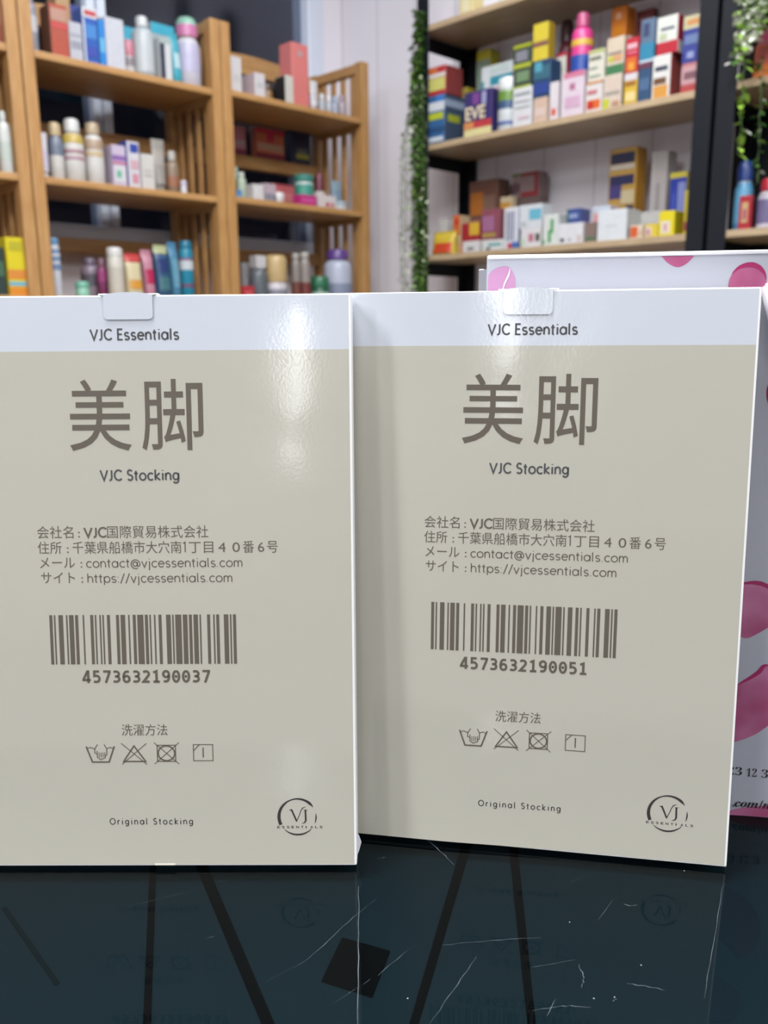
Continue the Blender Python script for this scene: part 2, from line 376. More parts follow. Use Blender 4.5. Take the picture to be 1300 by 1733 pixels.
# hand-drawn bold digits of the bar codes: strokes on a 6 x 10 grid
def curve(cx, cz, rx, rz, a0, a1, n=12):
    return [(cx+rx*math.cos(math.radians(a0+(a1-a0)*k/n)), cz+rz*math.sin(math.radians(a0+(a1-a0)*k/n))) for k in range(n+1)]
DIGIT = {
 '0': [curve(3, 5, 2.15, 4.2, 90, 450, 24), curve(3, 5, .35, .45, 0, 360, 8)],
 '1': [[(.9, 8.2), (3.2, 9.2), (3.2, .8)], [(.8, .8), (5.5, .8)]],
 '2': [[(.8, 8.5)] + curve(2.7, 7.0, 2.2, 2.2, 115, -35, 10) + [(.9, .9), (5.3, .8)]],
 '3': [[(.9, 8.9)] + curve(2.7, 7.1, 2.1, 2.0, 85, -80, 10), [(1.8, 5.1)] + curve(2.7, 3.0, 2.3, 2.1, 85, -95, 10) + [(.7, 1.2)]],
 '4': [[(4.1, 0), (4.1, 9.2), (3.5, 9.2), (.6, 3.0), (.6, 2.4), (5.8, 2.4)]],
 '5': [[(4.9, 9.2), (1.3, 9.2), (1.3, 5.6)] + curve(2.7, 3.3, 2.3, 2.5, 95, -95, 12) + [(.8, 1.1)]],
 '6': [[(4.9, 8.9)] + curve(3.2, 4.8, 2.3, 4.2, 80, 190, 10), curve(3.05, 3.1, 2.1, 2.4, 0, 360, 20)],
 '7': [[(.6, 9.2), (5.2, 9.2), (5.2, 8.6), (2.3, 0)]],
 '9': [[(1.1, 1.1)] + curve(2.8, 5.2, 2.3, 4.2, -100, 10, 10), curve(2.95, 6.9, 2.1, 2.4, 0, 360, 20)],
}
# round monoline letters of the address lines: x-height 5, cap 7.2, units of 10
GLYPH = {
 'c': (4.6, [curve(2.7, 2.5, 2.3, 2.4, 45, 315, 14)]), 'o': (5.4, [curve(2.7, 2.5, 2.4, 2.4, 0, 360, 20)]),
 'n': (4.9, [[(.5, 0), (.5, 4.9)], [(.5, 2.8)] + curve(2.4, 2.8, 1.9, 2.1, 180, 0, 10) + [(4.3, 0)]]),
 't': (3.0, [[(1.3, 6.6), (1.3, 1.0)] + curve(2.1, .9, .8, .8, 180, 280, 5), [(0, 4.8), (2.7, 4.8)]]),
 'a': (5.5, [curve(2.6, 2.5, 2.3, 2.4, 0, 360, 20), [(4.9, 4.9), (4.9, 0)]]),
 'v': (4.6, [[(.2, 4.9), (2.3, 0), (4.4, 4.9)]]), 'j': (2.0, [[(1.1, 4.9), (1.1, -1.2)] + curve(.2, -1.2, .9, .9, 0, -80, 4), [(1.1, 6.5), (1.1, 7.0)]]),
 'e': (5.2, [[(.4, 2.7), (4.9, 2.7)] + curve(2.65, 2.5, 2.3, 2.4, 5, 320, 16)]),
 's': (4.2, [curve(2.1, 3.65, 1.55, 1.2, 30, 270, 9) + curve(2.1, 1.25, 1.65, 1.2, 90, -150, 9)]),
 'i': (1.8, [[(.9, 0), (.9, 4.9)], [(.9, 6.5), (.9, 7.0)]]), 'l': (2.0, [[(.7, 7.4), (.7, .9)] + curve(1.4, .8, .7, .7, 180, 270, 4)]),
 '.': (1.6, [[(.6, 0), (.6, .5)]]), ':': (1.8, [[(.7, 0), (.7, .5)], [(.7, 4.0), (.7, 4.5)]]), '/': (3.4, [[(.1, -.8), (3.2, 7.4)]]),
 'm': (7.4, [[(.5, 0), (.5, 4.9)], [(.5, 3.1)] + curve(2.05, 3.1, 1.55, 1.8, 180, 0, 8) + [(3.6, 0)], [(3.6, 3.1)] + curve(5.15, 3.1, 1.55, 1.8, 180, 0, 8) + [(6.7, 0)]]),
 'h': (4.9, [[(.5, 0), (.5, 7.4)], [(.5, 2.8)] + curve(2.4, 2.8, 1.9, 2.1, 180, 0, 10) + [(4.3, 0)]]),
 'p': (5.5, [[(.6, 4.9), (.6, -2.0)], curve(2.9, 2.5, 2.3, 2.4, 0, 360, 20)]),
 '@': (8.2, [curve(3.7, 2.6, 1.7, 1.8, 0, 360, 16), [(5.5, 4.4), (5.5, 1.4)] + curve(6.4, 1.5, .9, .7, 180, 320, 5) + curve(4.0, 2.5, 3.6, 3.6, -5, 300, 22)]),
 'V': (5.3, [[(0, 7.1), (2.8, .1), (5.6, 7.1)]]), 'J': (3.4, [[(2.6, 7.1), (2.6, 2.2)] + curve(1.2, 2.0, 1.4, 1.9, 0, -110, 7)]),
 'C': (5.9, [curve(3.7, 3.6, 3.2, 3.5, 42, 318, 16)]), 'E': (4.6, [[(4.3, 7.1), (.7, 7.1), (.7, .1), (4.3, .1)], [(.7, 3.7), (3.8, 3.7)]]),
 'S': (4.8, [curve(2.4, 5.4, 1.75, 1.75, 30, 265, 9) + curve(2.4, 1.85, 1.95, 1.8, 85, -150, 9)]),
 'k': (4.6, [[(.6, 0), (.6, 7.4)], [(4.1, 4.9), (.8, 2.5), (4.4, 0)]]), 'g': (5.3, [curve(2.5, 2.6, 2.1, 2.3, 0, 360, 18), [(4.6, 4.9), (4.6, .2)] + curve(2.5, .0, 2.1, 2.0, 0, -150, 8)]),
 'O': (7.6, [curve(3.8, 3.6, 3.4, 3.5, 0, 360, 26)]), 'r': (3.1, [[(.6, 0), (.6, 4.9)], [(.6, 2.9)] + curve(2.6, 2.9, 2.0, 1.95, 180, 80, 6)]), ' ': (2.4, []),
 '1': (2.4, [[(.1, 6.2), (1.5, 7.1), (1.5, 0)]]),
}
def mono_text(bm, body, x0, x1, base, w, gap=.75, kz=None):
    bm = bm or bmesh.new()
    adv = sum(GLYPH[c][0]+gap for c in body)-gap
    k = (x1-x0)/adv; kz = kz or k; x = x0
    for c in body:
        for st in GLYPH[c][1]: add_stroke(bm, [(x+px*k, base+pz*kz) for px, pz in st], w)
        x += (GLYPH[c][0]+gap)*k
    return bm

def bow(x):
    """how far the front of the leaning box stands out at x: swells to a bit over 1 mm left of the middle"""
    def slope(q):
        if q < -.030: return -.006
        if q < -.022: return -.006 + .042*(q+.030)/.008
        if q < .000: return .036
        if q < .022: return .036*(1-q/.022)
        return 0.0
    n = 80; b = BW/2; y = 0.0
    for k in range(n):
        y -= slope(x + (b-x)*(k+.5)/n)*(b-x)/n
    return min(0.0, y)
def stocking_box(loc, yaw, lean, T, code, label, flap, warp=False):
    root = empty('stocking_box', loc); root.rotation_mode = 'XYZ'
    root.matrix_world = Matrix.Translation(loc) @ Matrix.Rotation(yaw, 4, 'Z') @ Matrix.Rotation(-lean, 4, 'X')
    tag(root, label, 'box', 'beige stocking boxes on the glass counter')
    def part(name, bm, mat, y=0.0, **k):
        if warp and name not in ('carton', 'lid_flap'):      # the thin front bows out a little
            for i in range(-36, 37):
                bmesh.ops.bisect_plane(bm, geom=bm.verts[:]+bm.edges[:]+bm.faces[:], plane_co=(i*.002, 0, 0), plane_no=(1, 0, 0))
            for v in bm.verts: v.co.y += bow(v.co.x)
            k['smooth'] = 25
        o = mesh_obj(name, bm, mat, root, (0, y, 0), **k); return o
    part('carton', box_bm(-BW/2, BW/2, 0, T, 0, BH, .0006, 2), card_edge)
    bm = bmesh.new(); add_box(bm, -BW/2+.0007, BW/2-.0009, -.00008, .0002, .0006, BH-BAND)
    part('front_print', bm, card_beige)
    bm = bmesh.new(); add_box(bm, -BW/2+.0007, BW/2-.0009, -.00008, .0002, BH-BAND, BH-.0005)
    part('header_band', bm, card_white)
    # tuck tab folded over the front from the lid
    pts = []
    x0, x1, z0, z1 = -.0103, .0066, BH-.0083, BH+.0009
    r = .0014
    for cx, cz, a0 in ((x0+r, z0+r, 180), (x1-r, z0+r, 270)):
        for k in range(5):
            a = math.radians(a0 + 22.5*k); pts.append((cx + r*math.cos(a), cz + r*math.sin(a)))
    pts += [(x1, BH-.0002), (x1+.0012, z1-.0008), ((x0+x1)/2+.003, z1), ((x0+x1)/2-.003, z1), (x0-.0012, z1-.0008), (x0, BH-.0002)]
    bm = bmesh.new()
    a = [bm.verts.new((x, -.00055, z)) for x, z in pts]; b = [bm.verts.new((x, .0001, z)) for x, z in pts]
    n = len(pts); bm.faces.new(a); bm.faces.new(b[::-1])
    for i in range(n): bm.faces.new((a[i], b[i], b[(i+1) % n], a[(i+1) % n]))
    part('tuck_tab', bm, card_white)
    bm = bmesh.new(); add_box(bm, x0-.002, x1+.002, .0001, T*.9, BH-.0002, BH+.0006, .0003)
    part('lid_flap', bm, card_edge)
    if flap:
        bm = bmesh.new()
        add_box(bm, .0006, .0085, -.0004, .0004, .0001, .0009, .0003); part('bottom_tab', bm, card_beige)
        bm = bmesh.new()
        q = [(BW/2-.0005, .0122), (BW/2+.0008, .0100), (BW/2+.0016, .0076), (BW/2+.0008, .0046), (BW/2-.0005, .0012)]
        a = [bm.verts.new((x, .0022, z)) for x, z in q]; b = [bm.verts.new((x, .0028, z)) for x, z in q]
        n = len(q); bm.faces.new(a); bm.faces.new(b[::-1])
        for i in range(n): bm.faces.new((a[i], b[i], b[(i+1) % n], a[(i+1) % n]))
        part('corner_flap', bm, paint((206, 206, 214), .5))
    Y = -.00010
    # lettering
    part('brand_lettering', mono_text(None, 'VJC Essentials', -15.3*MM, 15.3*MM, 189.9*MM, .60*MM, 1.0, .50*MM), ink_grey, Y)
    bm = text_bm('美', -23.9*MM, -2.3*MM, top=176.4*MM, bottom=151.8*MM, weight=.003)
    text_bm('脚', 1.4*MM, 22.9*MM, top=176.4*MM, bottom=151.8*MM, weight=.003, bm=bm)
    part('title_lettering', bm, ink, Y)
    part('product_lettering', mono_text(None, 'VJC Stocking', -13.7*MM, 14.0*MM, 141.4*MM, .60*MM, 1.0, .50*MM), ink_grey, Y)
    bm = bmesh.new()
    def line(parts, base):
        for body, a, b, cap, w in parts: text_bm(body, a*MM, b*MM, base=base*MM, cap=cap*MM, bm=bm, weight=w)
    zl = [121.4, 115.9, 110.6, 105.2]
    line([('会社名', -36.9, -24.1, 4.75, -.003), (':', -22.4, -21.8, 4.3, -.004), ('国際貿易株式会社', -12.1, 23.6, 4.75, -.003)], zl[0])
    line([('住所', -36.9, -28.5, 4.75, -.003), (':', -26.6, -26.0, 4.3, -.004), ('千葉県船橋市大穴南', -24.6, 14.0, 4.75, -.003), ('丁目', 16.6, 25.2, 4.75, -.003),
          ('4', 27.0, 29.6, 4.9, -.004), ('0', 32.0, 34.6, 4.9, -.004), ('番', 35.7, 39.6, 4.75, -.003), ('6', 41.0, 43.2, 4.9, -.004), ('号', 44.2, 48.0, 4.75, -.003)], zl[1])
    line([('メール', -36.4, -24.0, 4.75, -.003), (':', -22.0, -21.4, 4.3, -.004), ], zl[2])
    line([('サイト', -36.2, -24.2, 4.75, -.003), (':', -21.9, -21.3, 4.3, -.004), ], zl[3])
    mono_text(bm, '1', 14.6*MM, 15.7*MM, zl[1]*MM, .36*MM, kz=.50*MM)
    mono_text(bm, 'VJC', -20.2*MM, -12.5*MM, zl[0]*MM, .62*MM, kz=.47*MM)
    mono_text(bm, 'contact@vjcessentials.com', -20.0*MM, 35.5*MM, zl[2]*MM, .34*MM)
    mono_text(bm, 'https://vjcessentials.com', -19.8*MM, 31.8*MM, zl[3]*MM, .34*MM)
    part('address_lettering', bm, ink, Y)
    bm = bmesh.new()
    ws = bar_widths(code); x0, x1 = -33.95*MM, 32.65*MM; mw = (x1-x0)/sum(ws); x = x0
    for i, n in enumerate(ws):
        if i % 2 == 0: add_rect(bm, x, x+n*mw-mw*.05, 75.6*MM, 93.5*MM)
        x += n*mw
    for k, ch in enumerate(code):
        gx = -22.9*MM + k*42.8/12*MM
        for st in DIGIT[ch]: add_stroke(bm, [(gx+px*.49*MM, (68.75+pz*.455)*MM) for px, pz in st], .86*MM if len(st) != 9 else .6*MM)
    part('barcode', bm, ink, Y)
    part('care_lettering', text_bm('洗濯方法', -9.6*MM, 6.9*MM, base=49.6*MM, cap=4.6*MM, weight=-.003), ink, Y)
    # wash-care symbols
    def symbol(strokes):
        bm = bmesh.new()
        for pts, w, cl in strokes: add_stroke(bm, [(x*MM, z*MM) for x, z in pts], w*MM, closed=cl)
        part('care_symbol', bm, ink, Y)
    zt = 46.6
    symbol([([(-22.7, 45.2), (-20.6, 39.4), (-14.6, 39.4), (-12.5, 45.3)], .55, False),
            ([(-22.3, 44.4), (-21.3, 44.9), (-20.3, 44.6), (-19.7, 44.2)], .3, False),
            ([(-13.0, 44.4), (-14.0, 44.9), (-14.9, 44.6), (-15.4, 44.2)], .3, False),
            ([(-18.6, 46.0), (-19.6, 44.4), (-19.7, 42.8), (-18.9, 42.5)], .3, False),
            ([(-16.2, 46.0), (-15.3, 44.4), (-15.3, 42.2), (-15.9, 41.6)], .3, False),
            ([(-18.8, 43.6), (-18.8, 41.2), (-17.6, 40.3), (-16.0, 41.0), (-16.0, 43.0)], .3, False),
            ([(-18.1, 43.0), (-18.1, 41.2)], .25, False), ([(-17.4, 43.0), (-17.4, 41.0)], .25, False), ([(-16.7, 43.0), (-16.7, 41.2)], .25, False)])
    symbol([([(-9.3, 39.6), (-1.3, 39.6), (-5.4, 45.4)], .5, True),
            ([(-10.0, 46.4), (-.9, 38.5)], .28, False), ([(-9.9, 38.5), (-.9, 46.3)], .28, False)])
    cc = (6.3, 42.6)
    symbol([([(3.0, 39.6), (9.6, 39.6), (9.6, 45.6), (3.0, 45.6)], .34, True),
            ([(cc[0]+3.0*math.cos(k*PI/14), cc[1]+2.75*math.sin(k*PI/14)) for k in range(28)], .5, True),
            ([(1.9, 46.6), (10.8, 38.6)], .28, False), ([(1.9, 38.6), (10.9, 46.6)], .28, False)])
    symbol([([(16.1, 39.8), (23.1, 39.8), (23.1, 45.8), (16.1, 45.8)], .3, True), ([(16.2, 43.6), (18.2, 45.7)], .3, False), ([(19.6, 41.0), (19.6, 44.7)], .42, False)])
    part('footer_lettering', mono_text(None, 'Original Stocking', -15.2*MM, 15.2*MM, 15.9*MM, .30*MM, 2.6, .315*MM), ink_dark, Y)
    # round VJ emblem
    bm = bmesh.new()
    cx, cz, R = 53.3, 18.6, 6.75
    def arc(a0, a1, wf, n=26, R=R, dx=0, dz=0):
        pts = []; ws = []
        for k in range(n+1):
            s = k/n; a = math.radians(a0+(a1-a0)*s)
            pts.append(((cx+dx+R*math.cos(a))*MM, (cz+dz+R*math.sin(a))*MM)); ws.append(max(.02, wf(s))*MM)
        add_stroke(bm, pts, ws)
    arc(47, 206, lambda s: .95 if s < .05 else (.95-.55*s/.4 if s < .4 else .4+.75*math.sin(min(1, (s-.4)/.55)*PI/2)))
    arc(32, 47, lambda s: .1+.85*s, 8)
    arc(225, 318, lambda s: .15+.5*math.sin(PI*s))
    arc(-22, 12, lambda s: .05+.4*math.sin(PI*s), 12)
    add_stroke(bm, [(50.35*MM, 21.2*MM), (51.2*MM, 21.2*MM), (53.0*MM, 16.9*MM)], [.15*MM, .6*MM, .55*MM])
    add_stroke(bm, [(52.95*MM, 16.8*MM), (54.0*MM, 19.3*MM), (54.6*MM, 21.0*MM), (55.2*MM, 21.9*MM), (56.4*MM, 22.4*MM)], [.25*MM, .25*MM, .25*MM, .35*MM, .1*MM])
    add_stroke(bm, [(55.6*MM, 21.1*MM), (57.0*MM, 21.2*MM)], .2*MM)
    add_stroke(bm, [(56.2*MM, 21.1*MM), (56.3*MM, 17.3*MM), (55.9*MM, 16.4*MM), (54.8*MM, 16.1*MM)], [.6*MM, .6*MM, .4*MM, .12*MM])
    for k, ch in enumerate('ESSENTIALS'):
        x = 45.9 + k*1.72
        text_bm(ch, (x)*MM, (x+(.95 if ch != 'I' else .3))*MM, base=14.3*MM, cap=1.25*MM, bm=bm, weight=.012)
    part('emblem', bm, ink_dark, Y)
    return root

def bpt(y): return COUNTER + y
stocking_box((-.08567, .27926, COUNTER+.00145), math.radians(-.578), math.radians(6.72), .0122, '4573632190037',
             'beige stocking box with a white header, barcode ending 0037, standing in front', True)
stocking_box((.04945, .28844, COUNTER+.00145), math.radians(-9.888), math.radians(5.003), .0162, '4573632190051',
             'beige stocking box with barcode ending 0051, leaning against the petal gift bag', False, True)

# ------------------------------------------------------------------ petal gift bag
bag = empty('gift_bag', (BAG_ORIGIN[0], BAG_ORIGIN[1], COUNTER), (0, 0, math.radians(-9)))
tag(bag, 'white paper gift bag printed with pink petals, standing behind the stocking boxes', 'bag')
BGW, BGH, BGD = .205, .2186, .074
paper = paint((166, 168, 179), .32, .03, 14.0, coat=.3)
def bpart(name, bm, mat, **k): return mesh_obj(name, bm, mat, bag, **k)
bm = bmesh.new(); add_box(bm, 0, BGW, 0, .0004, 0, BGH, .00015); bpart('front_panel', bm, paper)
bm = bmesh.new(); add_box(bm, -.0065, BGW, BGD, BGD+.0004, 0, BGH, .00015); bpart('back_panel', bm, paper)
for x, s in ((0, 1), (BGW, -1)):
    xb = -.0065 if s == 1 else BGW
    q = [(x, .0004), (x+s*.010, BGD*.5), (xb, BGD)]
    bm = bmesh.new()
    pr = []
    for z in (0, BGH*.5, BGH*.998):
        k = .15 if z == 0 else 1
        pr.append([bm.verts.new((px if i != 1 else x+s*.010*k, py, z)) for i, (px, py) in enumerate(q)])
    for a, b in zip(pr, pr[1:]):
        for i in range(2): bm.faces.new((a[i], a[i+1], b[i+1], b[i]))
    bpart('side_gusset', bm, paper)
bm = bmesh.new(); add_box(bm, 0, BGW, .0004, BGD, .0002, .0008); bpart('base_panel', bm, paper)
bm = bmesh.new(); add_box(bm, .0003, BGW-.0003, -.0007, 0, BGH-.0010, BGH+.0004, .0003); bpart('top_fold', bm, paint((206, 206, 212), .4))
pm, nt, b = node_mat('petal_print')
tc = nt.nodes.new('ShaderNodeTexCoord'); n = nt.nodes.new('ShaderNodeTexNoise'); n.inputs['Scale'].default_value = 55; n.inputs['Detail'].default_value = 1.5
nt.links.new(tc.outputs['Object'], n.inputs['Vector'])
rp = nt.nodes.new('ShaderNodeValToRGB'); rp.color_ramp.elements[0].position = .3; rp.color_ramp.elements[0].color = lin((146, 50, 94))
rp.color_ramp.elements[1].position = .68; rp.color_ramp.elements[1].color = lin((180, 112, 148))
nt.links.new(n.outputs['Fac'], rp.inputs['Fac']); nt.links.new(rp.outputs['Color'], b.inputs['Base Color']); b.inputs['Roughness'].default_value = .35
for i, q in enumerate(BAG_PETALS):
    bm = bmesh.new()
    q = [(min(x, BGW-.001), min(z, BGH-.0012)) for x, z in q]
    pts = []
    for k in range(len(q)):                      # round the outline once
        a, c = q[k], q[(k+1) % len(q)]
        pts += [(a[0]*.8+c[0]*.2, a[1]*.8+c[1]*.2), (a[0]*.2+c[0]*.8, a[1]*.2+c[1]*.8)]
    f = bm.faces.new([bm.verts.new((x, -.00012, z)) for x, z in pts])
    bpart('petal_print', bm, paint((140, 22, 62), .35) if i == 3 else (paint((176, 128, 166), .35) if i == 2 else pm))
    if i in (1, 4, 5):                           # darker printed rim on one side of the petal
        bm = bmesh.new(); m = len(pts)
        ed = pts[int(m*.12):int(m*.62)] if i == 1 else (pts[int(m*.05):int(m*.42)] if i == 4 else pts[int(m*.0):int(m*.4)])
        add_stroke(bm, ed, [.0016*math.sin(PI*k/(len(ed)-1))+.0001 for k in range(len(ed))], t=.00018)
        bpart('petal_rim', bm, paint((150, 36, 88), .35))
bm = bmesh.new(); add_stroke(bm, [(.0086, .2142), (.0080, .2118), (.0066, .2088), (.0056, .2050)], [.0002, .0007, .0006, .0003], t=.0003)
bpart('paper_crease', bm, paint((206, 200, 212), .4))
black = paint((24, 20, 26), .5)
(p0, p1, p2), (q0, q1, q2) = BAG_TEXT
fw = p1[0]-p0[0]
bm = text_bm('𝟐𝟑', p0[0]-.0030, p0[0]+.0026, bottom=p0[1], top=p2[1]-.0001, weight=-.016)
text_bm('𝟏𝟐', p0[0]+.0044, p0[0]+.0082, bottom=p0[1]-.0002, top=p2[1]-.0003, weight=-.016, bm=bm)
text_bm('𝟑', p1[0]-.0012, p1[0]+.0012, bottom=p1[1]-.0010, top=p1[1]+.0026, weight=-.016, bm=bm)
bpart('phone_lettering', bm, black).location = (0, -.0002, 0)
bm = text_bm('.𝒄𝒐𝒎/𝒎𝒚', q0[0]-.0002, q0[0]+.0178, base=q0[1], cap=.0050)
bpart('address_lettering', bm, black).location = (0, -.0003, 0)
pts = []
for k in range(15):
    s = k/14
    pts.append((.1000 + .075*s, -.0045-.002*math.sin(PI*s), .2010 - .052*math.sin(PI*s)**.8))
rp_ = [(.1000, .003, .2055), (.0995, -.002, .2048)] + pts + [(.1755, -.002, .2048), (.175, .003, .2055)]
bpart('rope_handle', tube_bm(rp_, .0034, 10), paint((226, 226, 232), .7, .08, 300), smooth=60)

# ------------------------------------------------------------------ shelving
K = 1.3
honey = wood('honey_bamboo', (150, 107, 60), (176, 137, 87), (4, 40, 40))
honey_v = wood('honey_bamboo_upright', (148, 105, 58), (174, 135, 85), (40, 40, 4))
ZT = EYE + .655*K
def bamboo(a0, a1, zs, label):
    """a0..a1 in metres along the wall"""
    y0, y1 = 1.70*K, 1.905*K
    root = empty('bamboo_shelf_unit', ((0), 0, 0), (0, 0, RA))
    root.location = (((a0+a1)/2)*S2 - y0*S2, ((a0+a1)/2)*S2 + y0*S2, 0)
    tag(root, label, 'shelf', 'bamboo shelf units along the window')
    w = a1-a0; d = y1-y0; h = w/2
    def part(name, bm, m=honey, **k): return mesh_obj(name, bm, m, root, **k)
    pw, pd = .033, .036
    for x in (-h, h-pw):
        for y in (0, d-pd):
            part('post', box_bm(x+.0005, x+pw-.0005, y, y+pd, 0, ZT, .004, 2), honey_v)
    allz = list(zs)
    z = zs[-1] - .29
    while z > .12: allz.append(z); z -= .29
    for z in allz:
        part('shelf_board', box_bm(-h+pw, h-pw, .001, d-.002, z-.018, z, .003, 2))
        for x in (-h+.006, h-pw+.006):
            part('side_rail', box_bm(x, x+.02, pd, d-pd, z-.034, z-.004, .002))
    for zr in [EYE+.425*K, EYE+.195*K] + [q+.14 for q in allz[3:]]:
        part('back_rail', box_bm(-h+pw, h-pw, d-.036, d-.004, zr-.04, zr, .002))
    # arched crest rail
    secs = []
    n = 14
    for k in range(n+1):
        s = k/n; x = -h+pw+(w-2*pw)*s
        zc = ZT-.012+.022*math.sin(PI*s)
        zb = ZT-.06+.012*math.sin(PI*s)
        secs.append([(x, d-.026, zb), (x, d-.008, zb), (x, d-.008, zc), (x, d-.026, zc)])
    part('crest_rail', loft_bm(secs))
    for x in (-h+.004, h-pw+.004):
        part('top_rail', box_bm(x, x+.025, pd-.001, d-pd+.001, ZT-.034, ZT-.002, .003))
        for k in range(4):
            y = pd + (d-2*pd)*(k+.5)/4
            part('slat', box_bm(x+.008, x+.018, y-.011, y+.011, .06, ZT-.034, .002), honey_v)
    return root
z1, z2, z3 = EYE+.512*K, EYE+.2875*K, EYE+.063*K
bamboo(.3095*K, .7560*K, (z1, z2, z3), 'bamboo shelf unit cut off by the left edge of the photo')
bamboo(.7575*K, 1.2045*K, (z1, z2, z3), 'bamboo shelf unit in front of the window mullion, full of tall bottles')
bamboo(1.2060*K, 1.6580*K, (z1+.007*K, z2+.005*K, z3), 'bamboo shelf unit nearest the room corner, with the coral carton')

steel = paint((14, 18, 25), .5, .06, 30.0, spec=.25)
oak = wood('pale_oak_board', (146, 124, 98), (170, 150, 120), (4, 40, 40))
RZ = [EYE+.673*K, EYE+.416*K, EYE+.165*K]
def rack(b_left, b_right, label, back):
    """b: distance along the rack wall (larger = further from the camera)"""
    L = (b_left-b_right); cx = -(b_left+b_right)/2; y0 = 1.6*K; d = .182*K
    root = empty('metal_rack', (cx*S2 + y0*S2, -cx*S2 + y0*S2, 0), (0, 0, RB))
    tag(root, label, 'shelf', 'black metal racks with oak boards')
    h = L/2; top = 2.42
    def part(name, bm, m=steel, **k): return mesh_obj(name, bm, m, root, **k)
    pw, t = .046, .003
    for sx in (-1, 1):
        for sy in (0, 1):
            xo = sx*h; yo = 0 if sy == 0 else d
            bm = bmesh.new()                                # angle-section upright
            xa, xb = sorted((xo, xo-sx*pw)); ya, yb = sorted((yo, yo+(t if sy == 0 else -t)))
            add_box(bm, xa, xb, ya, yb, 0, top, .0008)
            xa, xb = sorted((xo, xo-sx*t)); ya, yb = sorted((yo, yo+(pw*.8 if sy == 0 else -pw*.8)))
            add_box(bm, xa, xb, ya, yb, 0, top, .0008)
            part('post', bm)
    zz = RZ + [RZ[-1]-.36, RZ[-1]-.72, RZ[-1]-1.08]
    for z in zz:
        part('shelf_board', box_bm(-h+.004, h-.004, .0036, d+.004, z-.017, z, .0012), oak)
        for sx in (-1, 1):
            x = sx*(h-.004)
            xa, xb = sorted((x, x-sx*.004))
            part('side_beam', box_bm(xa, xb, .004, d-.004, z-.058, z-.0175, .001))
    if back:
        part('back_panel', box_bm(-h+.004, h-.004, d+.0045, d+.0075, .2, top, .001), paint((26, 30, 40), .5))
    return root
rack(1.4790*K, .7540*K, 'black metal rack with oak boards of medicine boxes, vine on its far post', False)
rack(.7480*K, .0300*K, 'black metal rack with a dark back, cut off by the right edge', True)

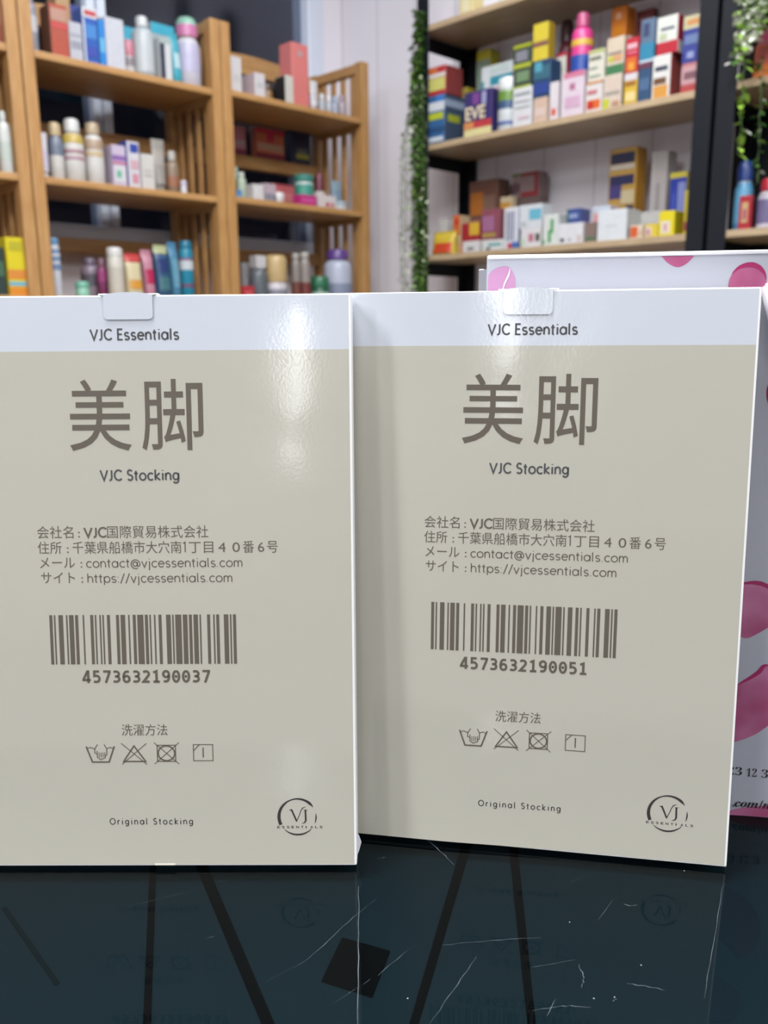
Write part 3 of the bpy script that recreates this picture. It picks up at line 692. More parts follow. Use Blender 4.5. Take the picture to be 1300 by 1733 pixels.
# ------------------------------------------------------------------ products on the shelves
PROUD = .0004
TONE = .80          # printed stock is a little darker than pure white paper
def stock(rgb, rough=.42): return paint(tuple(v*TONE for v in rgb), rough)
def put(side, kind, name, cat, label, x, c, z, w, d, h, col, patches=(), bands=(), cap=None, captop=None, text=None, flip=False, g=None):
    """x: along the shelf (to the right), c: depth coordinate of its centre, z: what it stands on"""
    rot = RA if side == 'L' else RB
    loc = (x*S2 - c*S2, x*S2 + c*S2, z) if side == 'L' else (x*S2 + c*S2, -x*S2 + c*S2, z)
    grp = g or {'L': 'cosmetics on the bamboo shelves', 'R': 'medicines on the metal racks'}[side]
    m = stock(col, .35 if kind != 'box' else .42)
    hw, hd = w/2, d/2
    def fin(bm, **k):
        o = mesh_obj(name, bm, m, None, loc, rot, **k); tag(o, label, cat, grp); return o
    if kind == 'box':
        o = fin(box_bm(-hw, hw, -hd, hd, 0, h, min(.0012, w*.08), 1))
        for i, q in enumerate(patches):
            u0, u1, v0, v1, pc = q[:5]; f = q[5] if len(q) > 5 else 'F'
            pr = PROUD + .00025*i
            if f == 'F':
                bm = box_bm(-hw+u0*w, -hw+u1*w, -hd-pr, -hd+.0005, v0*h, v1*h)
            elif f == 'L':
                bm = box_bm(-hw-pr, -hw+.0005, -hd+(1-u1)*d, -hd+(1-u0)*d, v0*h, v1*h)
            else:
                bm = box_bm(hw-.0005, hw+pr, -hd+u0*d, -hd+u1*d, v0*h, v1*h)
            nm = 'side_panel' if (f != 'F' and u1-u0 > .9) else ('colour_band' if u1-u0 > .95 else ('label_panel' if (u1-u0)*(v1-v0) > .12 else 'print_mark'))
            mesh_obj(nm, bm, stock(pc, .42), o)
        if text:
            body, u0, v0, sz, tc_ = text
            t = mesh_obj('lettering', text_bm(body, -hw+u0*w, -hw+(u0+.74)*w, bottom=v0*h, top=(v0+sz)*h, weight=.03), stock(tc_, .42), o, (0, -hd-.0030, 0))
        return o
    if kind == 'pouch':
        def prof(v):        # half depth / half width along the height
            dd = hd*(1-v)**.55*.95 + .0025
            if v < .06: dd = hd*(.75+.25*v/.06)
            return dd, hw*(1-.06*math.sin(PI*min(1, v*1.05)))
        rings = []
        for v in (0, .03, .1, .25, .4, .55, .7, .82, .9, .93, 1):
            dd, ww = prof(v)
            if v >= .9: dd = .0016
            rings.append([(ww*math.copysign(abs(math.cos(a))**.45, math.cos(a)), dd*math.copysign(abs(math.sin(a))**.8, math.sin(a)), v*h) for a in [2*PI*k/28 for k in range(28)]])
        o = fin(loft_bm(rings), smooth=50)
        for i, q in enumerate(patches):
            u0, u1, v0, v1, pc = q[:5]; bm = bmesh.new(); G = []
            for a in range(9):
                v = v0+(v1-v0)*a/8; row = []
                dd, ww = prof(v)
                if v >= .88: dd = max(.0022, dd*.5) if v < .92 else .0022
                for k in range(9):
                    u = (u0+(u1-u0)*k/8)*2-1
                    uu = max(-.985, min(.985, u)); yy = dd*(1-abs(uu)**4.4)**.36
                    row.append(bm.verts.new((ww*uu, -yy-.0012-.0003*i, v*h)))
                G.append(row)
            for a in range(8):
                for k in range(8): bm.faces.new((G[a][k], G[a][k+1], G[a+1][k+1], G[a+1][k]))
            mesh_obj('label_panel', bm, stock(pc, .35), o, smooth=60)
        return o
    if kind == 'tube':
        secs = []
        for v in (.14, .16, .3, .5, .7, .85, .95, 1):
            s = (v-.14)/.86
            ry = hd*(1-s)+.0012; rx = hw*(.86+.14*s)
            secs.append([(rx*math.cos(2*PI*k/24), ry*math.sin(2*PI*k/24), v*h) for k in range(24)])
        o = fin(loft_bm(secs), smooth=50)
        capm = stock(tuple(max(0, q-14) for q in col), .4)
        mesh_obj('cap', loft_bm([[(hw*r*math.cos(2*PI*k/24), hd*r*math.sin(2*PI*k/24), zz*h) for k in range(24)] for r, zz in ((.74, 0), (.78, .01), (.8, .13), (.76, .145))]), capm, o, smooth=40)
        for v0, v1, pc in bands:
            ss = []
            for k2 in range(5):
                v = v0+(v1-v0)*k2/4; s = max(0, (v-.14)/.86)
                ry = hd*(1-s)+.0012+.0005; rx = hw*(.86+.14*s)+.0005
                ss.append([(rx*math.cos(2*PI*k/24), ry*math.sin(2*PI*k/24), v*h) for k in range(24)])
            mesh_obj('label_panel', loft_bm(ss), stock(pc, .4), o, smooth=50)
        return o
    # round containers
    r = hw
    vs_, cr, cc = cap if cap else (.85, .6, col)
    if kind in ('jar', 'can'):
        prof = [(r*.90, 0), (r*.97, .015*h), (r*.97, (vs_-.06)*h), (r*.9, (vs_-.01)*h), (r*.88, vs_*h)]
    else:
        nk = cr*r
        if cr >= .86: prof = [(r*.92, 0), (r*.985, .02*h), (r*.985, (vs_-.05)*h), (r*.9, (vs_-.01)*h), (r*.86, vs_*h)]
        else: prof = [(r*.90, 0), (r*.985, .02*h), (r, .3*h), (r*.985, (vs_-.17)*h), (r*.93, (vs_-.11)*h), (r*.78, (vs_-.055)*h), (max(nk*.8, r*.3), (vs_-.02)*h), (nk*.8, vs_*h)]
    def rad(v):
        zz = v*h
        for (ra, za), (rb, zb) in zip(prof, prof[1:]):
            if za <= zz <= zb: return ra+(rb-ra)*(zz-za)/max(1e-9, zb-za)
        return prof[-1][0]
    o = fin(lathe_bm(prof), smooth=40)
    c0, c1 = (vs_-.012)*h, h
    cm = stock(cc, .35)
    if kind == 'spray':
        cp = [(cr*r, c0), (cr*r, c0+(c1-c0)*.55), (cr*r*.86, c0+(c1-c0)*.82), (cr*r*.5, c1-.001), (cr*r*.2, c1)]
    elif cr >= .86 or kind in ('jar', 'can'):
        cp = [(cr*r*.985, c0), (cr*r, c0+.002), (cr*r, c1-(c1-c0)*.22), (cr*r*.9, c1-(c1-c0)*.06), (cr*r*.7, c1)]
    else:
        cp = [(cr*r, c0), (cr*r, c0+(c1-c0)*.7), (cr*r*.88, c0+(c1-c0)*.92), (cr*r*.6, c1)]
    if captop:
        zc = c0+(c1-c0)*.55
        mesh_obj('cap', lathe_bm([(cr*r, c0), (cr*r, zc)]), cm, o, smooth=40)
        mesh_obj('cap_top', lathe_bm([(cr*r*.99, zc), (cr*r*.93, zc+(c1-zc)*.45), (cr*r*.7, zc+(c1-zc)*.85), (cr*r*.35, c1)]), stock(captop, .35), o, smooth=50)
    elif kind == 'pump':
        mesh_obj('cap', box_bm(-cr*r, cr*r, -cr*r, cr*r, c0+.002, c1, .002, 2), cm, o)
        mesh_obj('collar', lathe_bm([(cr*r*.9, c0-.002), (cr*r*.9, c0+.0025)]), cm, o)
    else:
        mesh_obj('cap', lathe_bm(cp), cm, o, smooth=40)
    for i, (v0, v1, pc) in enumerate(bands):
        ks = 5
        mesh_obj('label_panel', lathe_bm([(rad(v0+(v1-v0)*k/ks)+.0005+.0002*i, (v0+(v1-v0)*k/ks)*h) for k in range(ks+1)]), stock(pc, .38), o, smooth=40)
    return o

put('L','bottle','lotion_bottle','bottle',
    'white lotion bottle on the leftmost bamboo unit, middle shelf',0.9356,2.2407,1.5178,0.0314,0.0314,0.1439,(225,228,224),bands=[(0.2,0.5,(205,215,205))],cap=(0.86,0.5,(215,222,216)))
put('L','box','cosmetic_box','box',
    'bright yellow carton with orange and blue stripes on the leftmost bamboo unit',0.9311,2.2500,1.2259,0.0473,0.0500,0.1405,(238,218,30),patches=[(0,1,0.28,0.45,(236,150,60)),(0,1,0.17,0.24,(120,190,215)),(0,1,0,0.15,(240,150,40)),(0.15,0.85,0.78,0.93,(200,190,40))])
put('L','box','cosmetic_box','box',
    'dark green carton beside the bright yellow carton',0.8872,2.2550,1.2259,0.0303,0.0500,0.1158,(45,62,58),patches=[(0.1,0.9,0.4,0.7,(70,110,80))])
put('L','box','cosmetic_box','box',
    'brick red carton at the end of the leftmost unit top shelf',0.9429,2.2600,1.8096,0.0400,0.0600,0.1485,(150,70,55),patches=[(0.1,0.9,0.3,0.6,(175,110,90))])
put('L','bottle','spray_bottle','bottle',
    'silver grey bottle next to the bamboo post, top shelf',1.0280,2.2396,1.8096,0.0292,0.0292,0.1489,(150,152,165),bands=[(0.3,0.55,(205,205,212))],cap=(0.8,0.6,(190,192,200)))
put('L','box','cosmetic_box','box',
    'orange red carton with a brown side and pale window',1.0938,2.2525,1.8096,0.0457,0.0550,0.1207,(190,84,62),patches=[(0.05,0.95,0.68,0.92,(196,150,130)),(0,1,0.55,0.64,(214,80,80)),(0.02,0.98,0.03,0.97,(122,80,66),'L')])
put('L','box','cosmetic_box','box',
    'plain tan carton showing behind the orange red carton',1.1499,2.3350,1.8096,0.0383,0.0500,0.1771,(196,158,112),patches=[(0.1,0.9,0.3,0.6,(180,140,100))])
put('L','box','cosmetic_box','box',
    'small silver white carton left of the blue and white box',1.1357,2.2500,1.8096,0.0345,0.0500,0.0893,(200,202,212),patches=[(0.1,0.9,0.3,0.5,(160,162,176)),(0.1,0.9,0.62,0.7,(175,178,190))])
put('L','box','cosmetic_box','box',
    'dark blue carton standing behind the small silver white carton',1.1846,2.3350,1.8096,0.0294,0.0500,0.1591,(48,66,150),patches=[(0.15,0.85,0.5,0.8,(70,90,180))])
put('L','box','medicine_box','box',
    'blue and white carton with a red logo bar',1.1764,2.2500,1.8096,0.0402,0.0500,0.1314,(40,96,190),patches=[(0,1,0.82,1,(226,228,232)),(0.15,0.95,0.86,0.95,(205,70,80)),(0.1,0.9,0.45,0.7,(70,140,215)),(0.1,0.9,0.12,0.3,(60,80,180)),(0,0.12,0,0.8,(215,220,235))])
put('L','box','medicine_box','box',
    'slim bright cyan blue carton beside the blue and white carton',1.2095,2.2530,1.8096,0.0179,0.0500,0.1136,(40,140,225),patches=[(0.1,0.9,0.3,0.6,(110,190,235))])
put('L','box','cosmetic_box','box',
    'plain white carton with a blank front, top shelf',1.2452,2.2550,1.8096,0.0518,0.0600,0.1227,(214,216,226),patches=[(0.02,0.98,0.03,0.97,(232,233,238),'L')])
put('L','jar','face_cream_jar','jar',
    'white jar with a pink and grey round front',1.2983,2.2565,1.8096,0.0308,0.0308,0.0866,(228,226,228),bands=[(0.25,0.5,(150,140,145))],cap=(0.55,1,(214,130,150)))
put('L','box','cosmetic_box','box',
    'cyan carton seen between the white carton and the silver bottle',1.3538,2.3550,1.8096,0.0417,0.0500,0.1476,(70,185,215),patches=[(0.1,0.9,0.3,0.8,(110,205,225))])
put('L','bottle','lotion_bottle','bottle',
    'tall silver white bottle with a rounded cap',1.3434,2.2552,1.8096,0.0581,0.0581,0.1547,(190,200,206),bands=[(0.08,0.7,(205,212,216))],cap=(0.84,0.55,(222,226,228)))
put('L','box','cosmetic_box','box',
    'wide cyan topped carton behind the tall silver bottle',1.4539,2.3600,1.8096,0.0747,0.0600,0.1767,(186,200,205),patches=[(0,1,0.84,1,(70,190,220))])
put('L','box','cosmetic_box','box',
    'slim white carton with a navy edge strip',1.3954,2.2500,1.8096,0.0349,0.0500,0.1075,(222,226,228),patches=[(0,0.38,0,0.85,(36,40,70)),(0,1,0.86,1,(180,196,196))])
put('L','pouch','refill_pouch','pouch',
    'turquoise refill pouch between the navy edged carton and the pink capped bottle',1.4355,2.2525,1.8096,0.0301,0.0450,0.1320,(60,175,195),patches=[(0.2,0.8,0.3,0.6,(190,225,230))])
put('L','bottle','shampoo_bottle','bottle',
    'large lavender white bottle with a pink, green and yellow cap',1.4858,2.2567,1.8096,0.0694,0.0694,0.1846,(216,212,226),bands=[(0.2,0.6,(200,196,226)),(0.69,0.74,(236,214,70))],cap=(0.72,0.85,(218,130,180)),captop=(150,200,180))
put('L','tube','cream_tube','tube',
    'white tube leaning at the left end of the middle shelf',1.0280,2.2412,1.5178,0.0319,0.0223,0.1092,(228,224,232),bands=[(0.2,0.6,(214,204,226))])
put('L','bottle','toner_bottle','bottle',
    'slim beige topped bottle with a grey blue label',1.0687,2.2487,1.5178,0.0374,0.0374,0.1389,(220,216,210),bands=[(0.42,0.75,(120,130,150))],cap=(0.78,0.8,(206,182,140)))
put('L','bottle','toner_bottle','bottle',
    'white domed bottle with a yellow badge and mauve stripes',1.1177,2.2522,1.5178,0.0545,0.0545,0.1553,(226,222,216),bands=[(0.6,0.76,(204,176,80)),(0.44,0.5,(182,140,150)),(0.34,0.39,(190,150,165))],cap=(0.8,0.7,(230,230,228)))
put('L','bottle','toner_bottle','bottle',
    'white and tan bottle with a cream neck, second domed one',1.1754,2.2538,1.5178,0.0515,0.0515,0.1544,(226,222,218),bands=[(0.55,0.72,(186,160,136)),(0.44,0.52,(214,190,150))],cap=(0.82,0.7,(196,172,140)))
put('L','box','cosmetic_box','box',
    'purple and white carton with a green dot',1.2326,2.2500,1.5178,0.0397,0.0500,0.1031,(214,198,222),patches=[(0,1,0.62,0.75,(150,110,180)),(0.1,0.9,0.1,0.5,(228,228,230)),(0.25,0.6,0.2,0.38,(120,190,160)),(0,1,0.54,0.58,(220,90,140))])
put('L','box','cosmetic_box','box',
    'white carton with a round royal blue logo and blue spine',1.2760,2.2500,1.5178,0.0354,0.0500,0.1179,(226,222,230),patches=[(0.2,0.9,0.76,0.95,(50,74,170)),(0.2,0.9,0.4,0.6,(222,180,190)),(0.3,0.8,0.1,0.3,(220,150,165)),(0.05,0.95,0,1,(60,86,180),'L')])
put('L','box','cosmetic_box','box',
    'short plain off white carton, middle shelf',1.3180,2.2500,1.5178,0.0399,0.0500,0.0914,(224,220,214),patches=[(0.2,0.8,0.35,0.42,(190,185,180)),(0.2,0.8,0.5,0.55,(200,195,190))])
put('L','tube','hand_cream_tube','tube',
    'clear grey tube standing on its cap',1.3691,2.2544,1.5178,0.0411,0.0288,0.1402,(166,160,152),bands=[(0.5,0.8,(180,172,164))],flip=True)
put('L','bottle','serum_bottle','bottle',
    'brownish clear bottle at the right end of the middle shelf',1.4166,2.2626,1.5178,0.0404,0.0404,0.1168,(150,126,104),bands=[(0.15,0.4,(166,110,80))],cap=(0.78,0.6,(190,184,176)))
put('L','jar','cream_jar','jar',
    'tiny white jar in front of the brownish clear bottle',1.4325,2.2317,1.5178,0.0194,0.0194,0.0356,(226,222,228),cap=(0.6,1,(210,200,215)))
put('L','bottle','toner_bottle','bottle',
    'slim white bottle with a blue tile pattern',1.0391,2.2427,1.2259,0.0253,0.0253,0.1477,(220,222,230),bands=[(0.45,0.8,(120,150,190)),(0.55,0.6,(220,224,232)),(0.68,0.73,(220,224,232))],cap=(0.88,0.9,(96,150,190)))
put('L','jar','gel_jar','jar',
    'mint green jar low on the bottom shelf',1.1108,2.2483,1.2259,0.0367,0.0367,0.0403,(150,208,184),cap=(0.6,1,(120,190,165)))
put('L','bottle','shampoo_bottle','bottle',
    'grey mauve bottle behind the mint green jar',1.1811,2.3363,1.2259,0.0525,0.0525,0.1090,(150,134,150),bands=[(0.3,0.6,(100,95,105))],cap=(0.85,0.7,(120,105,125)))
put('L','bottle','shampoo_bottle','bottle',
    'dark magenta bottle with a mauve label',1.1919,2.2890,1.2259,0.0280,0.0280,0.1060,(134,56,100),bands=[(0.4,0.7,(170,70,130))],cap=(0.84,0.6,(150,110,130)))
put('L','bottle','cleanser_tube','bottle',
    'cream white bottle with a rounded white cap',1.2132,2.2520,1.2259,0.0440,0.0440,0.1338,(226,220,208),bands=[(0.1,0.6,(216,208,194))],cap=(0.82,0.95,(232,230,226)))
put('L','pouch','refill_pouch','pouch',
    'cream pouch with a red crown and orange base',1.2618,2.2500,1.2259,0.0489,0.0500,0.1204,(226,212,170),patches=[(0,1,0.8,1,(208,70,70)),(0,1,0.2,0.4,(226,160,60))])
put('L','pouch','refill_pouch','pouch',
    'rose pink pouch with a crimson patch',1.3128,2.2600,1.2259,0.0333,0.0500,0.1333,(206,140,160),patches=[(0.1,0.9,0.3,0.6,(196,40,90))])
put('L','pouch','refill_pouch','pouch',
    'navy and teal pouch with a pale yellow top',1.3521,2.2500,1.2259,0.0436,0.0500,0.1474,(50,90,130),patches=[(0,1,0.84,1,(190,196,150)),(0.1,0.9,0.5,0.75,(40,62,120)),(0.1,0.9,0.15,0.4,(70,120,130))])
put('L','pouch','refill_pouch','pouch',
    'steel blue pouch beside the cyan bottle',1.4006,2.2650,1.2259,0.0303,0.0500,0.1596,(80,140,176),patches=[(0.2,0.8,0.2,0.7,(110,170,195))])
put('L','bottle','shampoo_bottle','bottle',
    'cyan bottle with a white oval label and mauve stripe',1.4369,2.2469,1.2259,0.0410,0.0410,0.1638,(30,140,170),bands=[(0.5,0.66,(214,222,226)),(0.66,0.7,(140,90,130)),(0.2,0.26,(120,80,110))],cap=(0.86,0.9,(24,120,150)))
put('L','box','cosmetic_box','box',
    'tall white carton at the left end beside the post',1.6319,2.2550,1.8187,0.0378,0.0500,0.0977,(226,222,222),patches=[(0.2,0.8,0.3,0.5,(214,208,208))])
put('L','box','cosmetic_box','box',
    'low white carton with a blush pink side',1.7122,2.2595,1.8187,0.0374,0.0750,0.0660,(228,222,226),patches=[(0.02,0.98,0.03,0.97,(226,206,214),'L'),(0.2,0.8,0.4,0.6,(205,205,208))])
put('L','jar','perfume_jar','jar',
    'small amber jar in front of the curved crest',1.7647,2.2581,1.8187,0.0362,0.0362,0.0507,(150,110,60),cap=(0.62,0.9,(90,66,44)))
put('L','box','cosmetic_box','box',
    'white carton with a black side panel',1.8246,2.2470,1.8187,0.0326,0.0500,0.0798,(222,218,208),patches=[(0.02,0.98,0.02,0.98,(32,30,34),'L')])
put('L','box','gift_box','box',
    'tall coral pink carton with a small silver emblem, tapering upwards',1.8846,2.2700,1.8187,0.0680,0.0600,0.1861,(238,134,130),patches=[(0.4,0.62,0.8,0.88,(190,180,180))])
put('L','tube','cream_tube','tube',
    'slim white tube right of the coral carton',1.9347,2.2362,1.8187,0.0308,0.0224,0.0863,(230,228,232),bands=[(0.3,0.6,(215,214,220))])
put('L','bottle','sample_vial','bottle',
    'small clear vial, first of three in front of the slats',1.9739,2.2426,1.8187,0.0252,0.0252,0.0557,(190,194,204),cap=(0.7,0.7,(226,228,234)),g='small clear vials on the right bamboo unit')
put('L','bottle','sample_vial','bottle',
    'small clear vial with a bright cap, second of three',2.0031,2.2415,1.8187,0.0230,0.0230,0.0571,(200,204,214),cap=(0.66,0.7,(240,242,246)),g='small clear vials on the right bamboo unit')
put('L','bottle','sample_vial','bottle',
    'small clear vial with a bluish cap, third of three',2.0302,2.2430,1.8187,0.0259,0.0259,0.0580,(176,184,204),cap=(0.7,0.7,(170,186,210)),g='small clear vials on the right bamboo unit')
put('L','bottle','sample_vial','bottle',
    'greyish pink mini bottle at the right end of the top shelf',2.0708,2.2532,1.8187,0.0264,0.0264,0.0702,(190,176,186),cap=(0.75,0.7,(170,150,166)))
put('L','box','hair_dye_box','box',
    'pink carton on the back rail beside the post',1.7905,2.4555,1.6965,0.0446,0.0300,0.0853,(232,150,164),patches=[(0.1,0.9,0.3,0.5,(205,180,185)),(0,1,0,0.18,(150,50,90))])
put('L','box','hair_dye_box','box',
    'red and orange carton on the middle of the back rail',1.9147,2.4555,1.6965,0.1171,0.0300,0.0939,(236,130,96),patches=[(0,1,0.84,1,(226,50,76)),(0.38,0.62,0.55,0.84,(226,56,96)),(0.05,0.95,0.28,0.5,(214,170,140)),(0,1,0,0.18,(150,40,70))])
put('L','box','hair_dye_box','box',
    'navy carton with a yellow curve on the back rail',2.0483,2.4555,1.6965,0.0875,0.0300,0.1091,(30,36,74),patches=[(0.25,0.9,0.15,0.3,(186,186,60)),(0.3,0.8,0.3,0.45,(110,116,110))])
put('L','bottle','toner_bottle','bottle',
    'pale green bottle beside the left post',1.6685,2.2785,1.5243,0.0309,0.0309,0.0832,(196,214,190),cap=(0.84,0.7,(214,220,206)))
put('L','bottle','toner_bottle','bottle',
    'mint bottle behind the small blue jar',1.6693,2.3082,1.5243,0.0266,0.0266,0.1020,(156,196,176),cap=(0.84,0.7,(180,206,190)))
put('L','jar','cream_jar','jar',
    'small bright blue jar at the left end',1.6232,2.2328,1.5243,0.0216,0.0216,0.0223,(60,140,196),cap=(0.55,1,(40,120,180)))
put('L','box','cosmetic_box','box',
    'small white carton standing near the pale green bottle',1.6920,2.2420,1.5243,0.0403,0.0400,0.0445,(226,222,222),patches=[(0.1,0.5,0.2,0.8,(235,232,232))])
put('L','box','cosmetic_box','box',
    'lavender grey carton with a striped base',1.7429,2.2500,1.5243,0.0446,0.0400,0.0524,(196,176,186),patches=[(0.05,0.95,0.05,0.42,(110,110,130)),(0.2,0.3,0.05,0.42,(200,200,206)),(0.55,0.65,0.05,0.42,(200,200,206))])
put('L','jar','cream_jar','jar',
    'squat jar with a bright white lid, centre of shelf',1.7829,2.2396,1.5243,0.0340,0.0340,0.0309,(206,190,186),cap=(0.35,1,(236,234,234)))
put('L','pouch','mask_pouch','pouch',
    'dull red pouch behind the white lidded jar',1.8578,2.3100,1.5243,0.0953,0.0500,0.0703,(176,84,90),patches=[(0.1,0.9,0.2,0.6,(190,110,112))])
put('L','box','cosmetic_box','box',
    'flat magenta carton at the front edge',1.8910,2.2420,1.5243,0.0670,0.0400,0.0324,(206,50,134),patches=[(0.1,0.9,0.3,0.7,(222,90,160))])
put('L','jar','cream_jar','jar',
    'teal and white jar standing behind the magenta carton',1.9541,2.3195,1.5243,0.0659,0.0659,0.1118,(206,222,218),bands=[(0.3,0.7,(80,170,150))],cap=(0.8,1,(70,150,136)))
put('L','bottle','nail_polish_bottle','bottle',
    'burgundy capped bottle with a pale base',2.0124,2.3082,1.5243,0.0493,0.0493,0.1222,(206,190,190),cap=(0.55,0.6,(120,50,70)))
put('L','box','cosmetic_box','box',
    'low white carton with red dots, right of the magenta carton',1.9722,2.2395,1.5243,0.0749,0.0350,0.0382,(232,222,220),patches=[(0.4,0.6,0.1,0.4,(206,60,80)),(0.7,0.85,0.1,0.4,(206,80,100))])
put('L','tube','cream_tube','tube',
    'grey blue tube near the right post',2.0798,2.2971,1.5243,0.0435,0.0304,0.1035,(150,176,192),bands=[(0.2,0.7,(130,160,182))])
put('L','jar','cream_jar','jar',
    'flat white dish shaped jar in front of the grey blue tube',2.0469,2.2515,1.5243,0.0589,0.0589,0.0284,(214,218,222),cap=(0.6,1,(190,206,216)))
put('L','pump','pump_bottle','bottle',
    'slate grey bottle with a square white cap',1.7142,2.2702,1.2259,0.0603,0.0603,0.1371,(104,110,118),cap=(0.72,0.62,(222,220,222)))
put('L','jar','body_scrub_can','can',
    'white can with a floral gold lid',1.7821,2.2660,1.2259,0.0720,0.0720,0.1417,(226,220,226),bands=[(0.4,0.5,(60,60,70)),(0.62,0.78,(196,120,90)),(0.12,0.25,(150,150,165))],cap=(0.42,1.0,(214,184,130)))
put('L','bottle','glass_bottle','bottle',
    'clear grey glass bottle with brown contents',1.8574,2.2562,1.2259,0.0324,0.0324,0.1515,(150,140,134),bands=[(0.0,0.4,(120,66,54))],cap=(0.9,0.8,(180,174,168)))
put('L','bottle','glass_bottle','bottle',
    'clear grey glass bottle beside the green jar',1.8978,2.2591,1.2259,0.0381,0.0381,0.1573,(160,150,144),bands=[(0.0,0.38,(126,60,56))],cap=(0.9,0.8,(186,180,174)))
put('L','jar','balm_jar','jar',
    'dark green round jar with a white mark',1.9644,2.2616,1.2259,0.0632,0.0632,0.0823,(40,104,76),bands=[(0.2,0.36,(200,220,208))],cap=(0.55,1.0,(50,120,86)))
put('L','bottle','protein_jar','jar',
    'large pale blue white jar with a purple lid',2.0628,2.2795,1.2259,0.0989,0.0989,0.1748,(200,206,226),bands=[(0.1,0.35,(150,160,186))],cap=(0.82,0.74,(104,70,150)))
put('L','box','cosmetic_box','box',
    'pale grey carton behind the slate grey bottle',1.7080,2.3350,1.2259,0.0512,0.0500,0.1175,(170,164,166),patches=[(0.2,0.8,0.3,0.6,(190,184,186))])
put('L','box','soap_box','box',
    'flat red carton at the left end, bottom shelf',1.6438,2.2550,1.2259,0.0472,0.0500,0.0416,(196,50,60),patches=[(0.2,0.8,0.3,0.7,(214,90,96))])
put('R','box','medicine_box','box',
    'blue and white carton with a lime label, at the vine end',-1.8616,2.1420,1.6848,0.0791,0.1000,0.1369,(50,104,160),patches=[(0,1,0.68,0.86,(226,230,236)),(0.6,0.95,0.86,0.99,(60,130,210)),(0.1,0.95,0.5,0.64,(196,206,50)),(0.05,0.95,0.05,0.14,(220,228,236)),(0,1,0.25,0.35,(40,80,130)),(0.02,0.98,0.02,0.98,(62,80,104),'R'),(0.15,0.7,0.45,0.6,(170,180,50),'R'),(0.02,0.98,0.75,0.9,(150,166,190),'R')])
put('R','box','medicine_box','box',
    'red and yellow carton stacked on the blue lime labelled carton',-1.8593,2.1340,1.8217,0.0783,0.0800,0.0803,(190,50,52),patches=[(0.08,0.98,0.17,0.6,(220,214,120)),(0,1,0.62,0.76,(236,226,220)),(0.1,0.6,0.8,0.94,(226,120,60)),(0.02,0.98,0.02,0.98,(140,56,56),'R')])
put('R','can','supplement_can','can',
    'dark maroon can behind the blue lime labelled carton',-1.8143,2.2118,1.6848,0.0375,0.0375,0.1166,(110,36,50),bands=[(0.3,0.6,(140,40,60))],cap=(0.72,1,(60,50,110)))
put('R','box','medicine_box','box',
    'yellow carton behind the purple carton',-1.8867,2.2650,1.6848,0.0585,0.0500,0.1868,(220,196,60),patches=[(0.1,0.9,0.3,0.6,(200,170,50))])
put('R','box','medicine_box','box',
    'purple carton lettered EVE with a red stripe',-1.6935,2.1345,1.6848,0.1007,0.0850,0.1214,(58,48,110),patches=[(0,1,0,0.17,(232,222,160)),(0.35,1,0.17,0.33,(200,60,66)),(0.3,0.55,0.7,0.95,(130,70,150)),(0.65,0.8,0.68,0.95,(170,170,210)),(0,0.35,0.17,0.33,(226,150,90))],text=('EVE',0.06,0.36,0.3,(236,220,190)))
put('R','box','medicine_box','box',
    'white carton with a teal wave stacked on the purple carton',-1.6756,2.2034,1.8062,0.1116,0.1000,0.0782,(222,228,230),patches=[(0.3,1,0.3,0.6,(40,150,170)),(0.0,0.1,0.1,0.5,(80,150,170)),(0.3,0.9,0.72,0.95,(206,220,216)),(0.4,0.9,0.1,0.22,(225,190,190))])
put('R','bottle','mouthwash_bottle','bottle',
    'white bottle with a domed cap and lime navy label',-1.6043,2.1212,1.6848,0.0624,0.0624,0.1420,(226,232,234),bands=[(0.55,0.74,(110,150,60)),(0.4,0.55,(60,90,130)),(0.1,0.17,(90,110,170))],cap=(0.78,0.98,(234,238,238)))
put('R','box','medicine_box','box',
    'white carton with grey print lines carrying a black and green carton',-1.5380,2.1300,1.6848,0.0642,0.0700,0.1015,(228,228,232),patches=[(0.1,0.9,0.8,0.87,(150,160,160)),(0.1,0.9,0.62,0.67,(170,176,176)),(0.1,0.9,0.48,0.52,(170,176,176)),(0.3,0.9,0.2,0.26,(222,190,200))])
put('R','box','medicine_box','box',
    'black carton with lime stripes stacked on a white carton',-1.5428,2.1370,1.7864,0.0597,0.0800,0.1108,(66,76,66),patches=[(0,1,0.0,0.05,(170,190,40)),(0,1,0.46,0.56,(180,190,50)),(0,1,0.92,1,(170,180,30)),(0.15,0.8,0.62,0.85,(140,140,150)),(0.2,0.9,0.14,0.38,(120,150,110))])
put('R','box','medicine_box','box',
    'beige pink carton at the bottom of the yellow topped stack',-1.4750,2.1220,1.6848,0.0445,0.0600,0.0641,(222,192,170),patches=[(0.1,0.9,0.3,0.6,(230,206,196))])
put('R','box','medicine_box','box',
    'navy and teal carton in the middle of the yellow topped stack',-1.4748,2.1190,1.7489,0.0573,0.0500,0.0947,(40,74,112),patches=[(0.05,0.95,0.5,0.85,(60,110,130)),(0.1,0.5,0.7,0.95,(90,170,190)),(0.1,0.9,0.1,0.4,(46,70,150))])
put('R','box','medicine_box','box',
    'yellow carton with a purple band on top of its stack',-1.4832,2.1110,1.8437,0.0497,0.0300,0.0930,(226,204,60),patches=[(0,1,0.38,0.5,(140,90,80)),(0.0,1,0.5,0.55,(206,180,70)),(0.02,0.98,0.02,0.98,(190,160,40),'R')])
put('R','box','medicine_box','box',
    'white carton with an orange red dot near its base',-1.4314,2.1170,1.6848,0.0279,0.0500,0.0952,(232,222,226),patches=[(0.25,0.75,0.12,0.3,(230,100,70)),(0.1,0.3,0.4,0.9,(240,234,236))])
